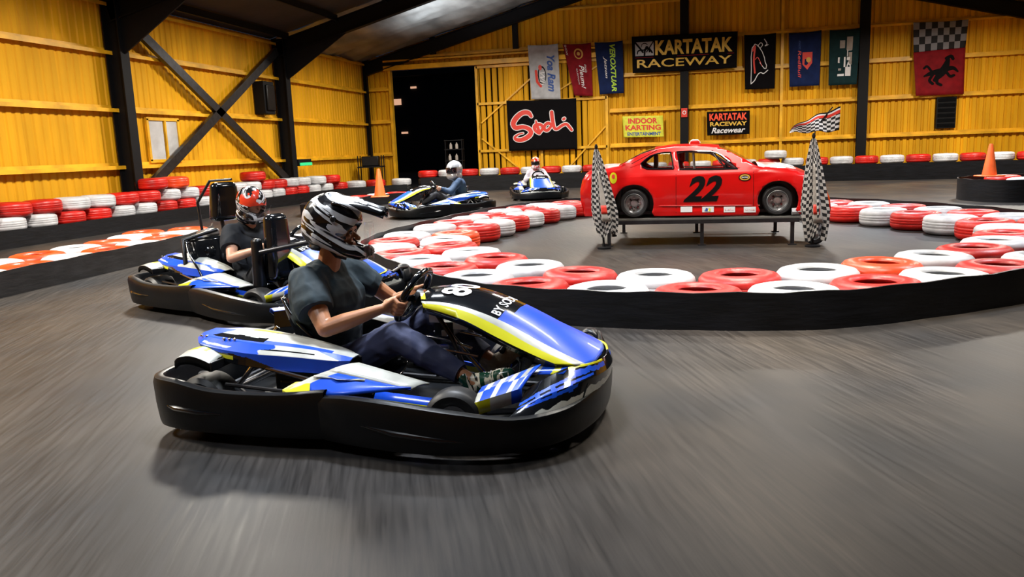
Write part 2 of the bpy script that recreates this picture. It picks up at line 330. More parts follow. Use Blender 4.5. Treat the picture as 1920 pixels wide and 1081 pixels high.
# organic bodies: union of tapered capsules, voxel-remeshed into one continuous surface
def capsule(bm, a, b, ra, rb, seg=14, flat=None):
    a = V(a); b = V(b); d = b - a; L = d.length
    d = d.normalized() if L > 1e-6 else V((0, 0, 1))
    x = d.cross(V((0, 1, 0.02))).normalized(); y = d.cross(x)
    rings = []
    for t in (-85, -60, -30, 0): rings.append((a + d * ra * math.sin(R(t)), ra * math.cos(R(t))))
    for t in (0, 30, 60, 85): rings.append((b + d * rb * math.sin(R(t)), rb * math.cos(R(t))))
    vs = []
    for c, r in rings:
        for k in range(seg):
            g = 2 * PI * k / seg; o = x * math.cos(g) * r + y * math.sin(g) * r
            if flat: o = V((o.x * flat[0], o.y * flat[1], o.z * flat[2]))
            vs.append(bm.verts.new(c + o))
    for i in range(len(rings) - 1):
        for k in range(seg): bm.faces.new((vs[i * seg + k], vs[i * seg + (k + 1) % seg], vs[(i + 1) * seg + (k + 1) % seg], vs[(i + 1) * seg + k]))
    bm.faces.new(vs[:seg][::-1]); bm.faces.new(vs[-seg:])
def ellip(bm, c, r, rot=None):
    q = (rot.to_matrix().to_4x4() if rot else Matrix())
    bmesh.ops.create_icosphere(bm, subdivisions=3, radius=1, matrix=Matrix.Translation(c) @ q @ Matrix.Diagonal((*r, 1)))
def organic(name, prims, m, parent=None, voxel=0.006, smooth=4, cuts=None, folds=None, keep=None, solid=0):
    bm = bmesh.new()
    for p in prims:
        if p[0] == 'c': capsule(bm, *p[1:])
        else: ellip(bm, *p[1:])
    bmesh.ops.recalc_face_normals(bm, faces=bm.faces)
    me = bpy.data.meshes.new(name); bm.to_mesh(me); bm.free()
    o = bpy.data.objects.new('tmp', me); COL.objects.link(o)
    md = o.modifiers.new('r', 'REMESH'); md.mode = 'VOXEL'; md.voxel_size = voxel
    if smooth: ms = o.modifiers.new('s', 'SMOOTH'); ms.factor = 0.5; ms.iterations = smooth
    tmp = []
    for c in (cuts or []):
        b2 = bmesh.new()
        if c[0] == 'e': ellip(b2, *c[1:])
        else:
            bmesh.ops.create_cube(b2, size=1, matrix=Matrix.Translation(c[1]) @ (c[3].to_matrix().to_4x4() if len(c) > 3 else Matrix()) @ Matrix.Diagonal((*c[2], 1)))
        m2 = bpy.data.meshes.new('cut'); b2.to_mesh(m2); b2.free(); oc = bpy.data.objects.new('cut', m2); COL.objects.link(oc); tmp.append(oc)
        bo = o.modifiers.new('b', 'BOOLEAN'); bo.operation = 'DIFFERENCE'; bo.object = oc; bo.solver = 'EXACT'
    dg = bpy.context.evaluated_depsgraph_get(); dg.update()
    res = bpy.data.meshes.new_from_object(o.evaluated_get(dg)); bpy.data.objects.remove(o)
    for t in tmp: bpy.data.objects.remove(t)
    if folds:
        nm = [v.normal.copy() for v in res.vertices]
        for v, n in zip(res.vertices, nm): v.co += n * folds(v.co)
    res.name = name; res.materials.clear(); res.materials.append(m)
    for p in res.polygons: p.use_smooth = True; p.material_index = 0
    try: res.set_sharp_from_angle(angle=R(50))
    except Exception: pass
    ob = bpy.data.objects.new(name, res); COL.objects.link(ob)
    if parent: ob.parent = parent
    return ob


def paint(mb, rows, fn, nu, nv):
    """fine surface through feature curves; fn(u, v) -> material (u along the curves, v across them)"""
    n = len(rows[0]); Rn = len(rows)
    def at(i, u):
        g = u * (n - 1); k = min(int(g), n - 2); g -= k; return rows[i][k].lerp(rows[i][k + 1], g)
    G = []
    for j in range(nv + 1):
        v = j / nv * (Rn - 1); i = min(int(v), Rn - 2); v -= i
        G.append([at(i, k / nu).lerp(at(i + 1, k / nu), v) for k in range(nu + 1)])
    mb.grid(G, [[fn((k + .5) / nu, (j + .5) / nv) for k in range(nu)] for j in range(nv)])

# ================================================================== SETTING
XW = 12.0; YB = 28.45; YF = -7.0; EAVE = 4.72; APEX = 7.75
def roof_z(x): return APEX - (APEX - EAVE) * abs(x) / XW
# floor
b = MB(); b.box((0, (YB + YF) / 2, -0.1), (2 * XW + 1, YB - YF + 0.2, 0.2), M['floor']); tag(b.link('floor', smooth=False), kind='structure')
b = MB(); b.box((-9, YB + 22, -0.12), (60, 43.6, 0.2), M['dark_room']); tag(b.link('ground', smooth=False), kind='structure')

def sheet(x0, x1, z0, topf, ribs=5, d=0.045, m=None):
    """ribbed metal sheet in the local xz plane, ribs proud of it towards -y"""
    w_ = (x1 - x0) / ribs; xs = []
    for k in range(ribs):
        a = x0 + k * w_; xs += [(a, 0), (a + w_ * .22, 0), (a + w_ * .34, -d), (a + w_ * .86, -d), (a + w_ * .98, 0)]
    xs.append((x1, 0)); mb = MB()
    mb.grid([[V((x, y, z0)) for x, y in xs], [V((x, y, topf(x))) for x, y in xs]], m or M['yellow']); return mb
# back wall: dark backing, ribbed sheets, rails, posts
DX0, DX1, DZ = -10.95, -7.62, 4.33          # open doorway
wb = MB()
wb.box(((-XW + DX0) / 2, YB + .08, 2.4), (DX0 + XW, .1, 4.8), M['black_steel'])
wb.box(((DX1 + XW) / 2, YB + .08, 2.3), (XW - DX1, .1, 4.6), M['black_steel'])
wb.add([(-XW, YB + .05, 4.6), (XW, YB + .05, 4.6), (0, YB + .05, APEX), (-XW, YB + .1, 4.6), (XW, YB + .1, 4.6), (0, YB + .1, APEX)], [(0, 1, 2), (5, 4, 3)], M['black_steel'])
wall_back = tag(wb.link('wall_back', smooth=False), kind='structure')
def part(mb, name, parent, loc=(0, 0, 0), **k):
    o = mb.link(name, parent, **k); o.location = loc; return o
for i in range(24):
    x0 = -XW + i; x1 = x0 + 1
    z0 = 0.0
    if x0 >= DX0 - .1 and x1 <= DX1 + .7: z0 = DZ + .12
    if x0 < DX0 < x1:
        part(sheet(x0, DX0, 0, lambda x: roof_z(x), 1), 'wall_sheet', wall_back, (0, YB, 0), smooth=False); x0 = DX0; z0 = DZ + .12
        part(sheet(x0, x1, z0, roof_z, 5), 'wall_sheet', wall_back, (0, YB, 0), smooth=False); continue
    if DX1 < x1 and x0 < -7.0:
        part(sheet(x0, x1, DZ + .12, roof_z, 5), 'wall_sheet', wall_back, (0, YB, 0), smooth=False)
        part(sheet(DX1, x1, 0, lambda x: DZ + .12, 3), 'wall_sheet', wall_back, (0, YB, 0), smooth=False); continue
    part(sheet(x0, x1, z0, roof_z, 5), 'wall_sheet', wall_back, (0, YB, 0), smooth=False)
def zrail(mb, a, b, m, dp=.13, ht=.07, inward=V((0, -1, 0))):
    """Z-section wall rail: thin shelf with a lip"""
    a = V(a); b = V(b); mb.bar(a + inward * dp / 2, b + inward * dp / 2, dp, .012, m); mb.bar(a + inward * dp + V((0, 0, -ht / 2)), b + inward * dp + V((0, 0, -ht / 2)), .012, ht, m)
    mb.bar(a + inward * .01 + V((0, 0, ht / 2)), b + inward * .01 + V((0, 0, ht / 2)), .012, ht, m)
for z, segs in ((1.32, ((-12, DX0), (-2.85, 12))), (2.52, ((-12, DX0), (-2.85, 12))), (3.70, ((-12, DX0), (-2.85, 12))), (4.80, ((-11.6, 11.6),)), (6.05, ((-6.6, 6.6),))):
    for a, c in segs:
        r_ = MB(); zrail(r_, (a, YB - .045, z), (c, YB - .045, z), M['yellow2']); r_.link('wall_rail', wall_back, smooth=False)
for x in (-9.2, -6.13, 2.85):
    r_ = MB(); r_.box((x, YB - .12, (4.8 + roof_z(x)) / 2 if x < 0 else 2.9), (.09 if x > 0 else .2, .1, roof_z(x) - 4.8 if x < 0 else 5.8), M['black_steel'] if x < 0 else M['yellow2']); r_.link('wall_stud', wall_back, smooth=False)
# sliding door leaf with diagonal braces (door_1) and the rail it hangs from
dl = MB(); dl.box(((DX1 - 2.9) / 2, YB - .02, 2.15), (4.66, .04, 4.3), M['yellow']); 
door = tag(dl.link('door_1', smooth=False), kind='structure')
for i in range(4):
    part(sheet(DX1 + .05 + i * 1.155, DX1 + .05 + (i + 1) * 1.155, .05, lambda x: 4.28, 5, .03), 'door_sheet', door, (0, YB - .045, 0), smooth=False)
for a, c in (((DX1, 0), (DX1, 4.3)), ((-2.95, 0), (-2.95, 4.3)), ((-5.3, 0), (-5.3, 4.3)), ((DX1, 1.3), (-2.95, 1.3)), ((DX1, 2.98), (-2.95, 2.98)), ((DX1, 4.27), (-2.95, 4.27)), ((DX1, .06), (-2.95, .06))):
    f = MB(); f.bar((a[0], YB - .12, a[1]), (c[0], YB - .12, c[1]), .09, .06, M['yellow2'], up=V((0, 1, 0))); f.link('door_frame', door, smooth=False)
for a, c in (((-7.5, 2.3), (-5.4, 3.95)), ((-7.5, 1.75), (-6.1, .6)), ((-3.0, 2.0), (-4.6, .35)), ((-3.0, 4.2), (-5.1, 3.05))):
    f = MB(); f.bar((a[0], YB - .115, a[1]), (c[0], YB - .115, c[1]), .05, .05, M['yellow2'], up=V((0, 1, 0))); f.link('door_brace', door, smooth=False)
t = MB(); t.box((-6.9, YB - .17, 4.42), (8.4, .22, .16), M['yellow2']); t.box((-6.9, YB - .2, 4.66), (8.4, .16, .06), M['yellow2']); tag(t.link('trim_1', smooth=False), kind='structure')
t = MB(); t.box((DX0 + .02, YB - .05, DZ / 2), (.1, .2, DZ), M['yellow2']); tag(t.link('trim_2', smooth=False), kind='structure')
# left and right walls
for side, sx in (('left', -1), ('right', 1)):
    wl = MB(); wl.box((sx * (XW + .1), (YB + YF) / 2, EAVE / 2), (.1, YB - YF, EAVE), M['black_steel'])
    wl = tag(wl.link('wall_' + side, smooth=False), kind='structure')
    me = sheet(-.5, .5, 0, lambda x: EAVE, 5, .022).mesh('wall_sheet', False)
    n = int(YB - YF)
    for i in range(n):
        y = YF + .5 + i + .45
        if side == 'right' and y < 10: continue
        if side == 'left' and 15.85 < y + .5 and y - .5 < 16.85: 
            pass
        o = bpy.data.objects.new('wall_sheet', me); COL.objects.link(o); o.parent = wl; o.location = (sx * XW, y, 0); o.rotation_euler = (0, 0, PI / 2 if sx < 0 else -PI / 2)
    for z in (1.28, 2.47, 3.64, 4.62):
        r_ = MB(); zrail(r_, (sx * (XW - .045), YF, z), (sx * (XW - .045), YB, z), M['yellow2'], inward=V((-sx, 0, 0))); r_.link('wall_rail', wl, smooth=False)
wf = MB(); wf.box((0, YF - .05, 3.9), (2 * XW, .1, 7.8), M['yellow']); tag(wf.link('wall_front', smooth=False), kind='structure')
# pale translucent window in the left wall
wn = MB()
for c, d in (((-XW + .08, 16.35, 1.36), (.06, 1.16, .07)), ((-XW + .08, 16.35, 2.30), (.06, 1.16, .07)), ((-XW + .08, 15.80, 1.83), (.06, .07, .94)), ((-XW + .08, 16.90, 1.83), (.06, .07, .94)), ((-XW + .08, 16.42, 1.83), (.05, .05, .94))): wn.box(c, d, M['yellow2'])
wn = tag(wn.link('window_1', smooth=False), kind='structure')
for y in (16.10, 16.65):
    p_ = MB(); p_.box((-XW + .07, y, 1.83), (.02, .5, .9), M['pane']); p_.link('pane', wn, smooth=False)
# steel portal frames
def hsec(mb, a, c, dp, wd, m, up):
    """H-section member: web and two flanges; dp along 'up'"""
    a = V(a); c = V(c); up = V(up); mb.bar(a, c, .02, dp, m, up=up)
    for s in (-1, 1): mb.bar(a + up * s * dp / 2, c + up * s * dp / 2, wd, .025, m, up=up)
frame_y = (1.2, 8.0, 14.85, 21.75, 28.2)
for y in frame_y:
    f = empty('steel_frame', (0, y, 0), kind='structure')
    dp = .34 if y < 28 else .12
    for sx in (-1, 1):
        c_ = MB(); hsec(c_, (sx * (XW - .12 - dp / 2), 0, 0), (sx * (XW - .12 - dp / 2), 0, EAVE), dp, .26 if y < 28 else .14, M['black_steel'], (1, 0, 0)); c_.link('column', f, smooth=False)
        r_ = MB(); a = V((sx * (XW - .2), 0, EAVE - .3)); c2 = V((0, 0, APEX - .3)); d = (c2 - a).normalized(); up = V((-d.z * sx * -1, 0, abs(d.x))) if sx > 0 else V((-d.z, 0, d.x))
        hsec(r_, a, c2, .42, .2, M['black_steel'], up.normalized()); r_.link('rafter', f, smooth=False)
        if y < 28:
            h = MB(); z0 = EAVE - .45; x0 = sx * (XW - .4)
            vs = [(x0, -.02, z0 - .75), (x0, -.02, z0), (x0 - sx * 2.2, -.02, roof_z(x0 - sx * 2.2) - .5)]; vs += [(v[0], .02, v[2]) for v in vs]
            h.add(vs, [(0, 1, 2), (5, 4, 3), (0, 2, 5, 3), (0, 3, 4, 1)], M['black_steel']); h.link('haunch', f, smooth=False)
for x, wd in ((-.3, .28), (5.35, .30)):
    p_ = MB(); hsec(p_, (x, YB - .25, 0), (x, YB - .25, roof_z(x) - .2), .14, wd, M['black_steel'], (0, 1, 0)); tag(p_.link('trim_3', smooth=False), kind='structure')
# cross bracing on the left wall
for y0, y1 in ((15.2, 21.5),):
    for za, zb in ((4.35, .7), (.7, 4.35)):
        br = MB(); br.bar((-XW + .3, y0, za), (-XW + .3, y1, zb), .10, .22, M['dsteel']); tag(br.link('trim_4', smooth=False), kind='structure')
# roof sheets per bay, purlins
cl = empty('ceiling', kind='structure')
for sx in (-1, 1):
    for i in range(len(frame_y)):
        y0 = YF if i == 0 else frame_y[i - 1]; y1 = frame_y[i] if i < 4 else YB
        foil = (i == 4)
        nx, ny = (40, 46) if foil else (2, 2); rows = []
        for j in range(nx):
            u = j / (nx - 1); x = sx * XW * (1 - u); row = []
            for k in range(ny):
                v = k / (ny - 1); z = roof_z(x) + .02
                if foil: z += -.10 * math.sin(PI * ((v * 3) % 1)) + noise.noise(V((x * 1.3, v * 14, 3))) * .10 + .05 * noise.noise(V((x * 4.5 + v * 9, v * 7, 9)))
                row.append(V((x, y0 + (y1 - y0) * v, z)))
            rows.append(row)
        g = MB(); g.grid(rows, M['foil'] if foil else M['roof']); o = g.link('insulation_sheet' if foil else 'roof_sheet', cl)
    for k in range(8):
        x = sx * (XW - .6 - k * 1.55)
        if abs(x) < .3: continue
        pu = MB(); pu.box((x, (YF + 21.7) / 2, roof_z(x) - .1), (.07, 21.7 - YF, .17), M['black_steel']); pu.link('purlin', cl, smooth=False)
rp = MB(); rp.box((0, (YB + YF) / 2, APEX + .14), (2 * XW, YB - YF + 2, .02), M['black_steel']); rp.link('roof_deck', cl, smooth=False)
# yard and unlit buildings beyond the doorway
bd = MB(); bd.box((-21, 62, 3.5), (14, 8, 7), M['farblock']); bd.box((-21, 61.6, 7.2), (14.6, 9, .4), M['farblock'])
bd = tag(bd.link('building', smooth=False), 'dark far building with a few lit openings seen through the doorway', 'building')
for x, z, sx_, sz_ in ((-22.6, 5.2, 2.1, .45), (-23.6, 3.1, .7, .75), (-21.4, 2.9, .5, .14), (-20.5, 6.2, .45, .14)):
    l_ = MB(); l_.box((x, 57.95, z), (sx_, .1, sz_), M['farlit']); l_.link('window', bd, smooth=False)
# dark unit high on the left wall, dark opening low on the back wall, exit lamp, small red sign
u = MB(); u.box((-XW + .22, 20.75, 3.0), (.34, .55, .9), M['black_steel']); u.box((-XW + .42, 20.75, 3.0), (.06, .42, .7), M['bplastic'])
tag(u.link('speaker_cabinet', bevel=.02), 'black box mounted high on the yellow left wall beside the cross brace', 'box')
u = empty('wall_vent', (7.88, YB - .12, 1.95), 0, 'dark shutter on the yellow wall under the red and chequered banner', 'vent')
b = MB(); b.box((0, 0, 0), (.58, .1, .98), M['black_steel']); b.link('frame', u, smooth=False, bevel=.01)
for k in range(6):
    b = MB(); b.box((0, -.06, -.4 + k * .16), (.5, .05, .1), M['bplastic'], rot=Matrix.Rotation(R(25), 3, 'X')); b.link('slat', u, smooth=False)
u = empty('exit_lamp', (-XW + .5, 22.3, 1.12), 0, 'small glowing green exit lamp on the left wall column', 'lamp')
b = MB(); b.box((-.05, 0, .05), (.14, .8, .2), M['black_steel']); b.link('housing', u, bevel=.01)
b = MB(); b.box((.04, 0, .0), (.05, .72, .09), M['exit']); b.link('diffuser', u, bevel=.01)
u = empty('warning_sign', (-.3, YB - .38, 2.33), 0, 'small red sign fixed on the black post behind the race car', 'sign')
b = MB(); b.box((0, 0, 0), (.2, .02, .3), M['ink_r']); b.link('board', u, smooth=False)
b = MB(); f_ = lambda x, z: V((-.1 + .2 * x, -.013, -.15 + .3 * z))
for k in range(16):
    a0, a1 = 2 * PI * k / 16, 2 * PI * (k + 1) / 16
    b.add([f_(.5 + .32 * math.cos(a), .5 + .22 * math.sin(a)) for a in (a0, a1)] + [f_(.5 + .2 * math.cos(a), .5 + .14 * math.sin(a)) for a in (a1, a0)], [(0, 1, 2, 3)], M['ink_w'])
b.link('symbol', u, smooth=False)

# ================================================================== TYRES, BARRIERS
TP = [(.155, .015), (.165, .0), (.20, -.01), (.25, -.005), (.30, .012), (.325, .04), (.332, .075), (.328, .085), (.334, .095), (.334, .115), (.328, .12), (.334, .13), (.334, .15), (.328, .158), (.332, .168), (.325, .20), (.30, .228), (.25, .242), (.20, .245), (.165, .232), (.155, .215), (.165, .2), (.26, .19), (.29, .16), (.29, .08), (.26, .05), (.165, .03)]
TM = {}
for k in ('tred', 'twhite', 'torange', 'rubber'):
    b = MB(); b.lathe(TP, M[k], 30, closed=True); TM[k] = b.mesh('tyre', angle=50)
CN = {'tred': 'red', 'twhite': 'white', 'torange': 'orange-red', 'rubber': 'black'}
def tyre(x, y, z, k, label, group, s=1.0, tilt=True, hs=1.0):
    o = bpy.data.objects.new('tyre', TM[k]); COL.objects.link(o); o.location = (x, y, z); o.scale = (s, s, s * hs)
    o.rotation_euler = (random.uniform(-.02, .02) if tilt else 0, random.uniform(-.02, .02) if tilt else 0, random.uniform(0, 6))
    return tag(o, label, 'tyre', group)
def band(name, pts, h, th, m, label, closed=False, sub=6, z0=0.0, group=None):
    """upright rubber belt bent along a path"""
    P = [V((p[0], p[1], 0)) for p in pts]
    if closed:
        N = len(P); Q = []
        for i in range(N):
            p0, p1, p2, p3 = P[i - 1], P[i], P[(i + 1) % N], P[(i + 2) % N]
            for j in range(sub):
                f = j / sub; Q.append(0.5 * ((2 * p1) + (p2 - p0) * f + (2 * p0 - 5 * p1 + 4 * p2 - p3) * f * f + (3 * p1 - p0 - 3 * p2 + p3) * f ** 3))
        Q.append(Q[0].copy())
    else: Q = cr(P, (len(P) - 1) * sub + 1)
    rows = [[], [], [], [], []]
    n = len(Q)
    for i, q in enumerate(Q):
        if closed: d = Q[(i + 1) % (n - 1)] - Q[(i - 1) % (n - 1)]
        else: d = Q[min(i + 1, n - 1)] - Q[max(i - 1, 0)]
        d.normalize(); s = V((d.y, -d.x, 0)); wv = .006 * math.sin(i * 1.7)
        rows[0].append(q + V((0, 0, z0)) + s * wv); rows[1].append(q + V((0, 0, z0 + h + wv)) + s * .004)
        rows[2].append(q - s * th + V((0, 0, z0 + h + wv))); rows[3].append(q - s * th + V((0, 0, z0))); rows[4].append(q + V((0, 0, z0)) + s * wv)
    b = MB(); b.grid(rows, m); o = b.link(name, angle=50)
    tag(o, label, 'barrier', group); return Q
def arc_pts(Q, inset, step, start=0.0, end=None):
    """points at equal arc length along Q, moved inward (left of travel = -s side)"""
    out = []; acc = 0; nxt = start
    for i in range(len(Q) - 1):
        d = Q[i + 1] - Q[i]; L = d.length
        if L < 1e-6: continue
        dn = d / L; s = V((dn.y, -dn.x, 0))
        while nxt <= acc + L:
            if end is not None and nxt > end: return out
            out.append(Q[i] + dn * (nxt - acc) - s * inset); nxt += step
        acc += L
    return out
# central island, counter-clockwise from the left bend along the front
isl = [(-4.15, 10.1), (-3.90, 8.75), (-3.25, 7.75), (-2.55, 6.85), (-1.75, 6.05), (-.90, 5.68), (0, 5.58), (.9, 5.66), (1.75, 6.12), (2.6, 6.75), (3.6, 7.8), (4.35, 9.3), (4.55, 10.6), (4.1, 12.1), (3.3, 13.7), (2.2, 15.0), (.6, 16.2), (-1.0, 16.6), (-2.4, 16.25), (-3.2, 15.4), (-3.75, 13.7), (-4.05, 11.8)]
Q = band('rubber_belt', isl, .27, .015, M['belt'], 'black rubber belt wrapped around the central tyre island holding the race car', closed=True)
total = sum((Q[i + 1] - Q[i]).length for i in range(len(Q) - 1))
def ring(inset, n0, phase, name, group):
    pts = arc_pts(Q, inset, .02); res = [pts[0]]
    for q_ in pts[1:]:
        if (q_ - res[-1]).length >= .676 and (q_ - res[0]).length >= .60: res.append(q_)
    if name == 'inner':     # nestle the inner row against the outer one: slide each tyre outward or inward until it just touches
        out_ = []
        for p in res:
            c_ = V((0.2, 11, 0))
            for _ in range(60):
                if min((p - o_).length for o_ in ring.outer) < .668: p = p + (c_ - p).normalized() * .01
                else: break
            if not out_ or (p - out_[-1]).length > .655: out_.append(p)
        res = out_
    else: ring.outer = res
    for i, p in enumerate(res):
        k = 'tred' if (i + phase) % 2 == 0 else 'twhite'
        if name == 'inner' and i in (10, 0): k = 'torange'
        where = 'front' if p.y < 8 else ('back' if p.y > 12.5 else ('left' if p.x < 0 else 'right'))
        cnt = (name, where, k); ring.c[cnt] = ring.c.get(cnt, 0) + 1
        ordn = ORD[ring.c[cnt] - 1]
        tyre(p.x, p.y, 0.005, k, f'{ordn} {CN[k]} tyre from the left, {name} row, {where} side of central island' if where in ('front', 'back') else f'{ordn} {CN[k]} tyre going round, {name} row, {where} side of central island', f'{name} row of tyres round the central island')
    return res
ring.c = {}
ring(.355, 0, 1, 'outer', '')
ring(1.03, 0, 0, 'inner', '')
# low island at far left: grey belt with flat tyres behind it
lp = [(-6.55, 3.2), (-6.85, 5.2), (-6.98, 6.9), (-7.05, 8.4), (-7.15, 9.8), (-7.5, 11.1), (-8.0, 12.0)]
Ql = band('rubber_belt', lp[::-1], .27, .015, M['belt_grey'], 'scuffed grey rubber belt along the low tyre row at far left')
Ql2 = Ql[::-1]
for row, ins in (('near', .36), ('rear', 1.02)):
    P = []
    acc = 0; nxt = .2 if row == 'near' else .5
    for i in range(len(Ql2) - 1):
        d = Ql2[i + 1] - Ql2[i]; L = d.length; dn = d / L; s = V((-dn.y, dn.x, 0))
        while nxt <= acc + L:
            q_ = Ql2[i] + dn * (nxt - acc) + s * ins; nxt += .02
            if not P or (q_ - P[-1]).length >= .676: P.append(q_)
        acc += L
    for i, p in enumerate(P):
        k = ('torange', 'twhite')[(i // 1 + (row == 'rear')) % 2]
        tyre(p.x, p.y, 0.005, k, f'{CN[k]} flat tyre, {ORD[i]} from the camera, {row} row of low left island', 'tyres of the low left island')
# wall barrier along the left wall, two rows high, black belt in front
wp = [(-11.08, 4.0), (-11.08, 8), (-11.08, 12), (-11.08, 16), (-11.08, 20), (-11.0, 22.5), (-10.7, 23.9), (-9.9, 25.0), (-9.35, 25.25)]
QW = band('rubber_belt', wp[::-1], .30, .015, M['belt'], 'black rubber belt along the foot of the left wall tyre barrier'); QW = QW[::-1]
acc = 0; nxt = .3; P = []
for i in range(len(QW) - 1):
    d = QW[i + 1] - QW[i]; L = d.length; dn = d / L; s = V((-dn.y, dn.x, 0))
    while nxt <= acc + L: P.append((QW[i] + dn * (nxt - acc), s)); nxt += .69
    acc += L
for i, (p, s) in enumerate(P):
    if i > 40: break
    far = p.x > -10.9
    f = p + s * .36; g_ = 'lower tyres of the left wall barrier'
    k = ('tred', 'twhite')[(i // 2) % 2] if not far else ('tred', 'twhite')[i % 2]
    kk = ('twhite', 'tred')[(i // 2) % 2]
    if i < 33:
        f0 = p + s * .36
        for lev in range(1, 2): tyre(f0.x, f0.y, .25 * lev + .005, k, f'{CN[k]} lower tier tyre along the left wall, {ORD[i]} from the camera', 'front row tyres of the left wall barrier')
        tyre(f0.x, f0.y, .005, 'rubber', f'black tyre hidden low behind the left wall belt, {ORD[i]} from the camera end', 'bottom tyres of the left wall barrier')
        if not far and i < 26:
            # leaning upper tyre against the wall
            tyre(p.x + s.x * .37, p.y + .17, .50, kk, f'{CN[kk]} upper tier tyre along the left wall, {ORD[i]} from the camera', 'upper tier tyres along the left wall')
# a few tyres piled higher
for x, y, z, k, lb in ((-11.44, 15.1, .755, 'tred', 'red tyre topping the barrier below the left wall window'), (-11.44, 15.85, .755, 'torange', 'orange-red tyre topping the barrier right of the red one under the window'), (-11.35, 22.6, .50, 'twhite', 'white tyre topping the barrier under the exit lamp'), (-11.2, 23.3, .50, 'tred', 'red tyre topping the barrier right of the white one near exit lamp'), (-11.44, 19.2, .755, 'tred', 'red tyre topping the left barrier behind the parked kart head rest')):
    tyre(x, y, z, k, lb, 'tyres piled on top of the left barrier')
# back barrier
bp = [(-8.9, 25.35), (-6.5, 25.75), (-3, 25.9), (0, 26.0), (3, 25.9), (6, 25.4), (9, 24.6), (11.5, 23.8)]
QB = band('rubber_belt', [(x, y) for x, y in bp], .50, .015, M['belt'], 'black rubber belt of the tyre barrier along the yellow back wall')
acc = 0; nxt = .2; P = []
for i in range(len(QB) - 1):
    d = QB[i + 1] - QB[i]; L = d.length; dn = d / L; s = V((-dn.y, dn.x, 0))
    while nxt <= acc + L: P.append(QB[i] + dn * (nxt - acc) + s * .37); nxt += .69
    acc += L
cb = {}
for i, p in enumerate(P):
    k = ('tred', 'twhite')[i % 2]; cb[k] = cb.get(k, 0) + 1
    tyre(p.x, p.y, .485, k, f'{ORD[cb[k]-1]} {CN[k]} tyre from the left on the back wall barrier', 'top tyres of the back wall barrier', tilt=False)
    for z in (.005, .245): tyre(p.x, p.y, z, 'rubber', 'black tyre hidden in the stacks behind the back wall belt', 'black tyres behind the back belt', tilt=False)
tyre(2.5, 26.2, .735, 'twhite', 'loose white tyre lying on the back barrier above the car bonnet', 'loose tyres on back barrier')
# small far island at right
ip = [(11.3, 16.0), (8.6, 16.2), (5.9, 16.15), (5.15, 16.9), (5.3, 17.8), (6.3, 18.3), (9.0, 18.4), (11.3, 18.2)]
QI = band('rubber_belt', ip[::-1], .42, .015, M['belt'], 'black rubber belt round the small tyre island at far right')
for i in range(8):
    for j, y in enumerate((16.6, 17.75)):
        x = 5.95 + i * .7 + (j * .3 if i else .1)
        if j == 0 and i == 0: x = 6.05
        k = 'twhite' if (i // 2 + j) % 2 == 0 else 'tred'
        tyre(x, y, .19, k, f'{CN[k]} tyre, {ORD[i]} from the left in the {("front","rear")[j]} row of the far right island', 'tyres of the far right island')
        tyre(x, y, -.05 + .055, 'rubber', 'black tyre hidden under the far right island tyres', 'black tyres of the far right island', tilt=False, hs=.78)
# dark belt running behind the karts on the left (inner kerb line) with flat red and white tyres
kp = [(-7.55, 16.2), (-8.1, 17.6), (-8.15, 19.2), (-7.6, 20.8), (-6.6, 21.9), (-8.6, 22.2), (-9.0, 20.4), (-9.0, 18.0), (-8.6, 16.3)]
QK = band('rubber_belt', kp, .27, .015, M['belt'], 'black rubber belt round the narrow kerb island under the traffic cone', closed=True)
for i, (x, y) in enumerate([(-8.25, 16.75), (-8.45, 17.42), (-8.55, 18.15), (-8.6, 18.85), (-8.55, 19.55), (-8.35, 20.25), (-8.05, 20.88), (-7.6, 21.42)]):
    k = ('tred', 'twhite')[i % 2]
    tyre(x, y, .03, k, f'{CN[k]} flat tyre, {ORD[i]} from the near end, kerb under the traffic cone', 'tyres of the kerb island')
# traffic cones
def cone(x, y, z, label, s=1.0, rim=True):
    c = empty('traffic_cone', (x, y, z), .3, label, 'cone', 'orange traffic cones', scale=(s, s, s))
    b = MB(); b.lathe([(.0, .70), (.032, .70), (.045, .66), (.145, .03), (.17, .03)], M['cone'], 24); b.link('cone_body', c)
    b = MB(); b.box((0, 0, .016), (.44, .44, .032), M['cone']); b.link('cone_base', c, bevel=.02)
    b = MB(); b.lathe([(.083, .42), (.087, .42), (.113, .26), (.108, .26)], M['ink_w'], 24); 
    if rim: b.link('reflective_collar', c)
cone(-7.62, 18.6, .27, 'orange traffic cone standing on the kerb behind the blue kart', 1.0, False)
cone(5.62, 17.2, .44, 'orange traffic cone on the far right tyre island', .9, False)

# black workshop clutter near the doorway: stand with bottles
sh = empty('parts_stand', (-8.35, 27.6, 0), .1, 'dark metal stand with pale items at the right of the doorway', 'stand')
for sx in (-.3, .3):
    for sy in (-.15, .15):
        b = MB(); b.tube([(sx, sy, 0), (sx, sy, 1.75)], .02, M['black_steel']); b.link('leg', sh)
for z in (.5, 1.0, 1.4, 1.72):
    b = MB(); b.box((0, 0, z), (.66, .36, .03), M['black_steel']); b.link('shelf', sh, smooth=False)
for i, (x, z) in enumerate(((-.15, 1.02), (.1, 1.02), (-.1, 1.42), (.12, 1.42))):
    b = MB(); b.lathe([(0, 0), (.05, 0), (.055, .03), (.05, .15), (.02, .19), (.02, .22), (0, .22)], M['grime'], 14, Matrix.Translation(V((-8.35 + x, 27.5, z))))
    tag(b.link('bottle'), f'small pale bottle on the dark stand by the doorway, {("left on lower shelf","right on lower shelf","left on upper shelf","right on upper shelf")[i]}', 'bottle', 'bottles on the doorway stand')
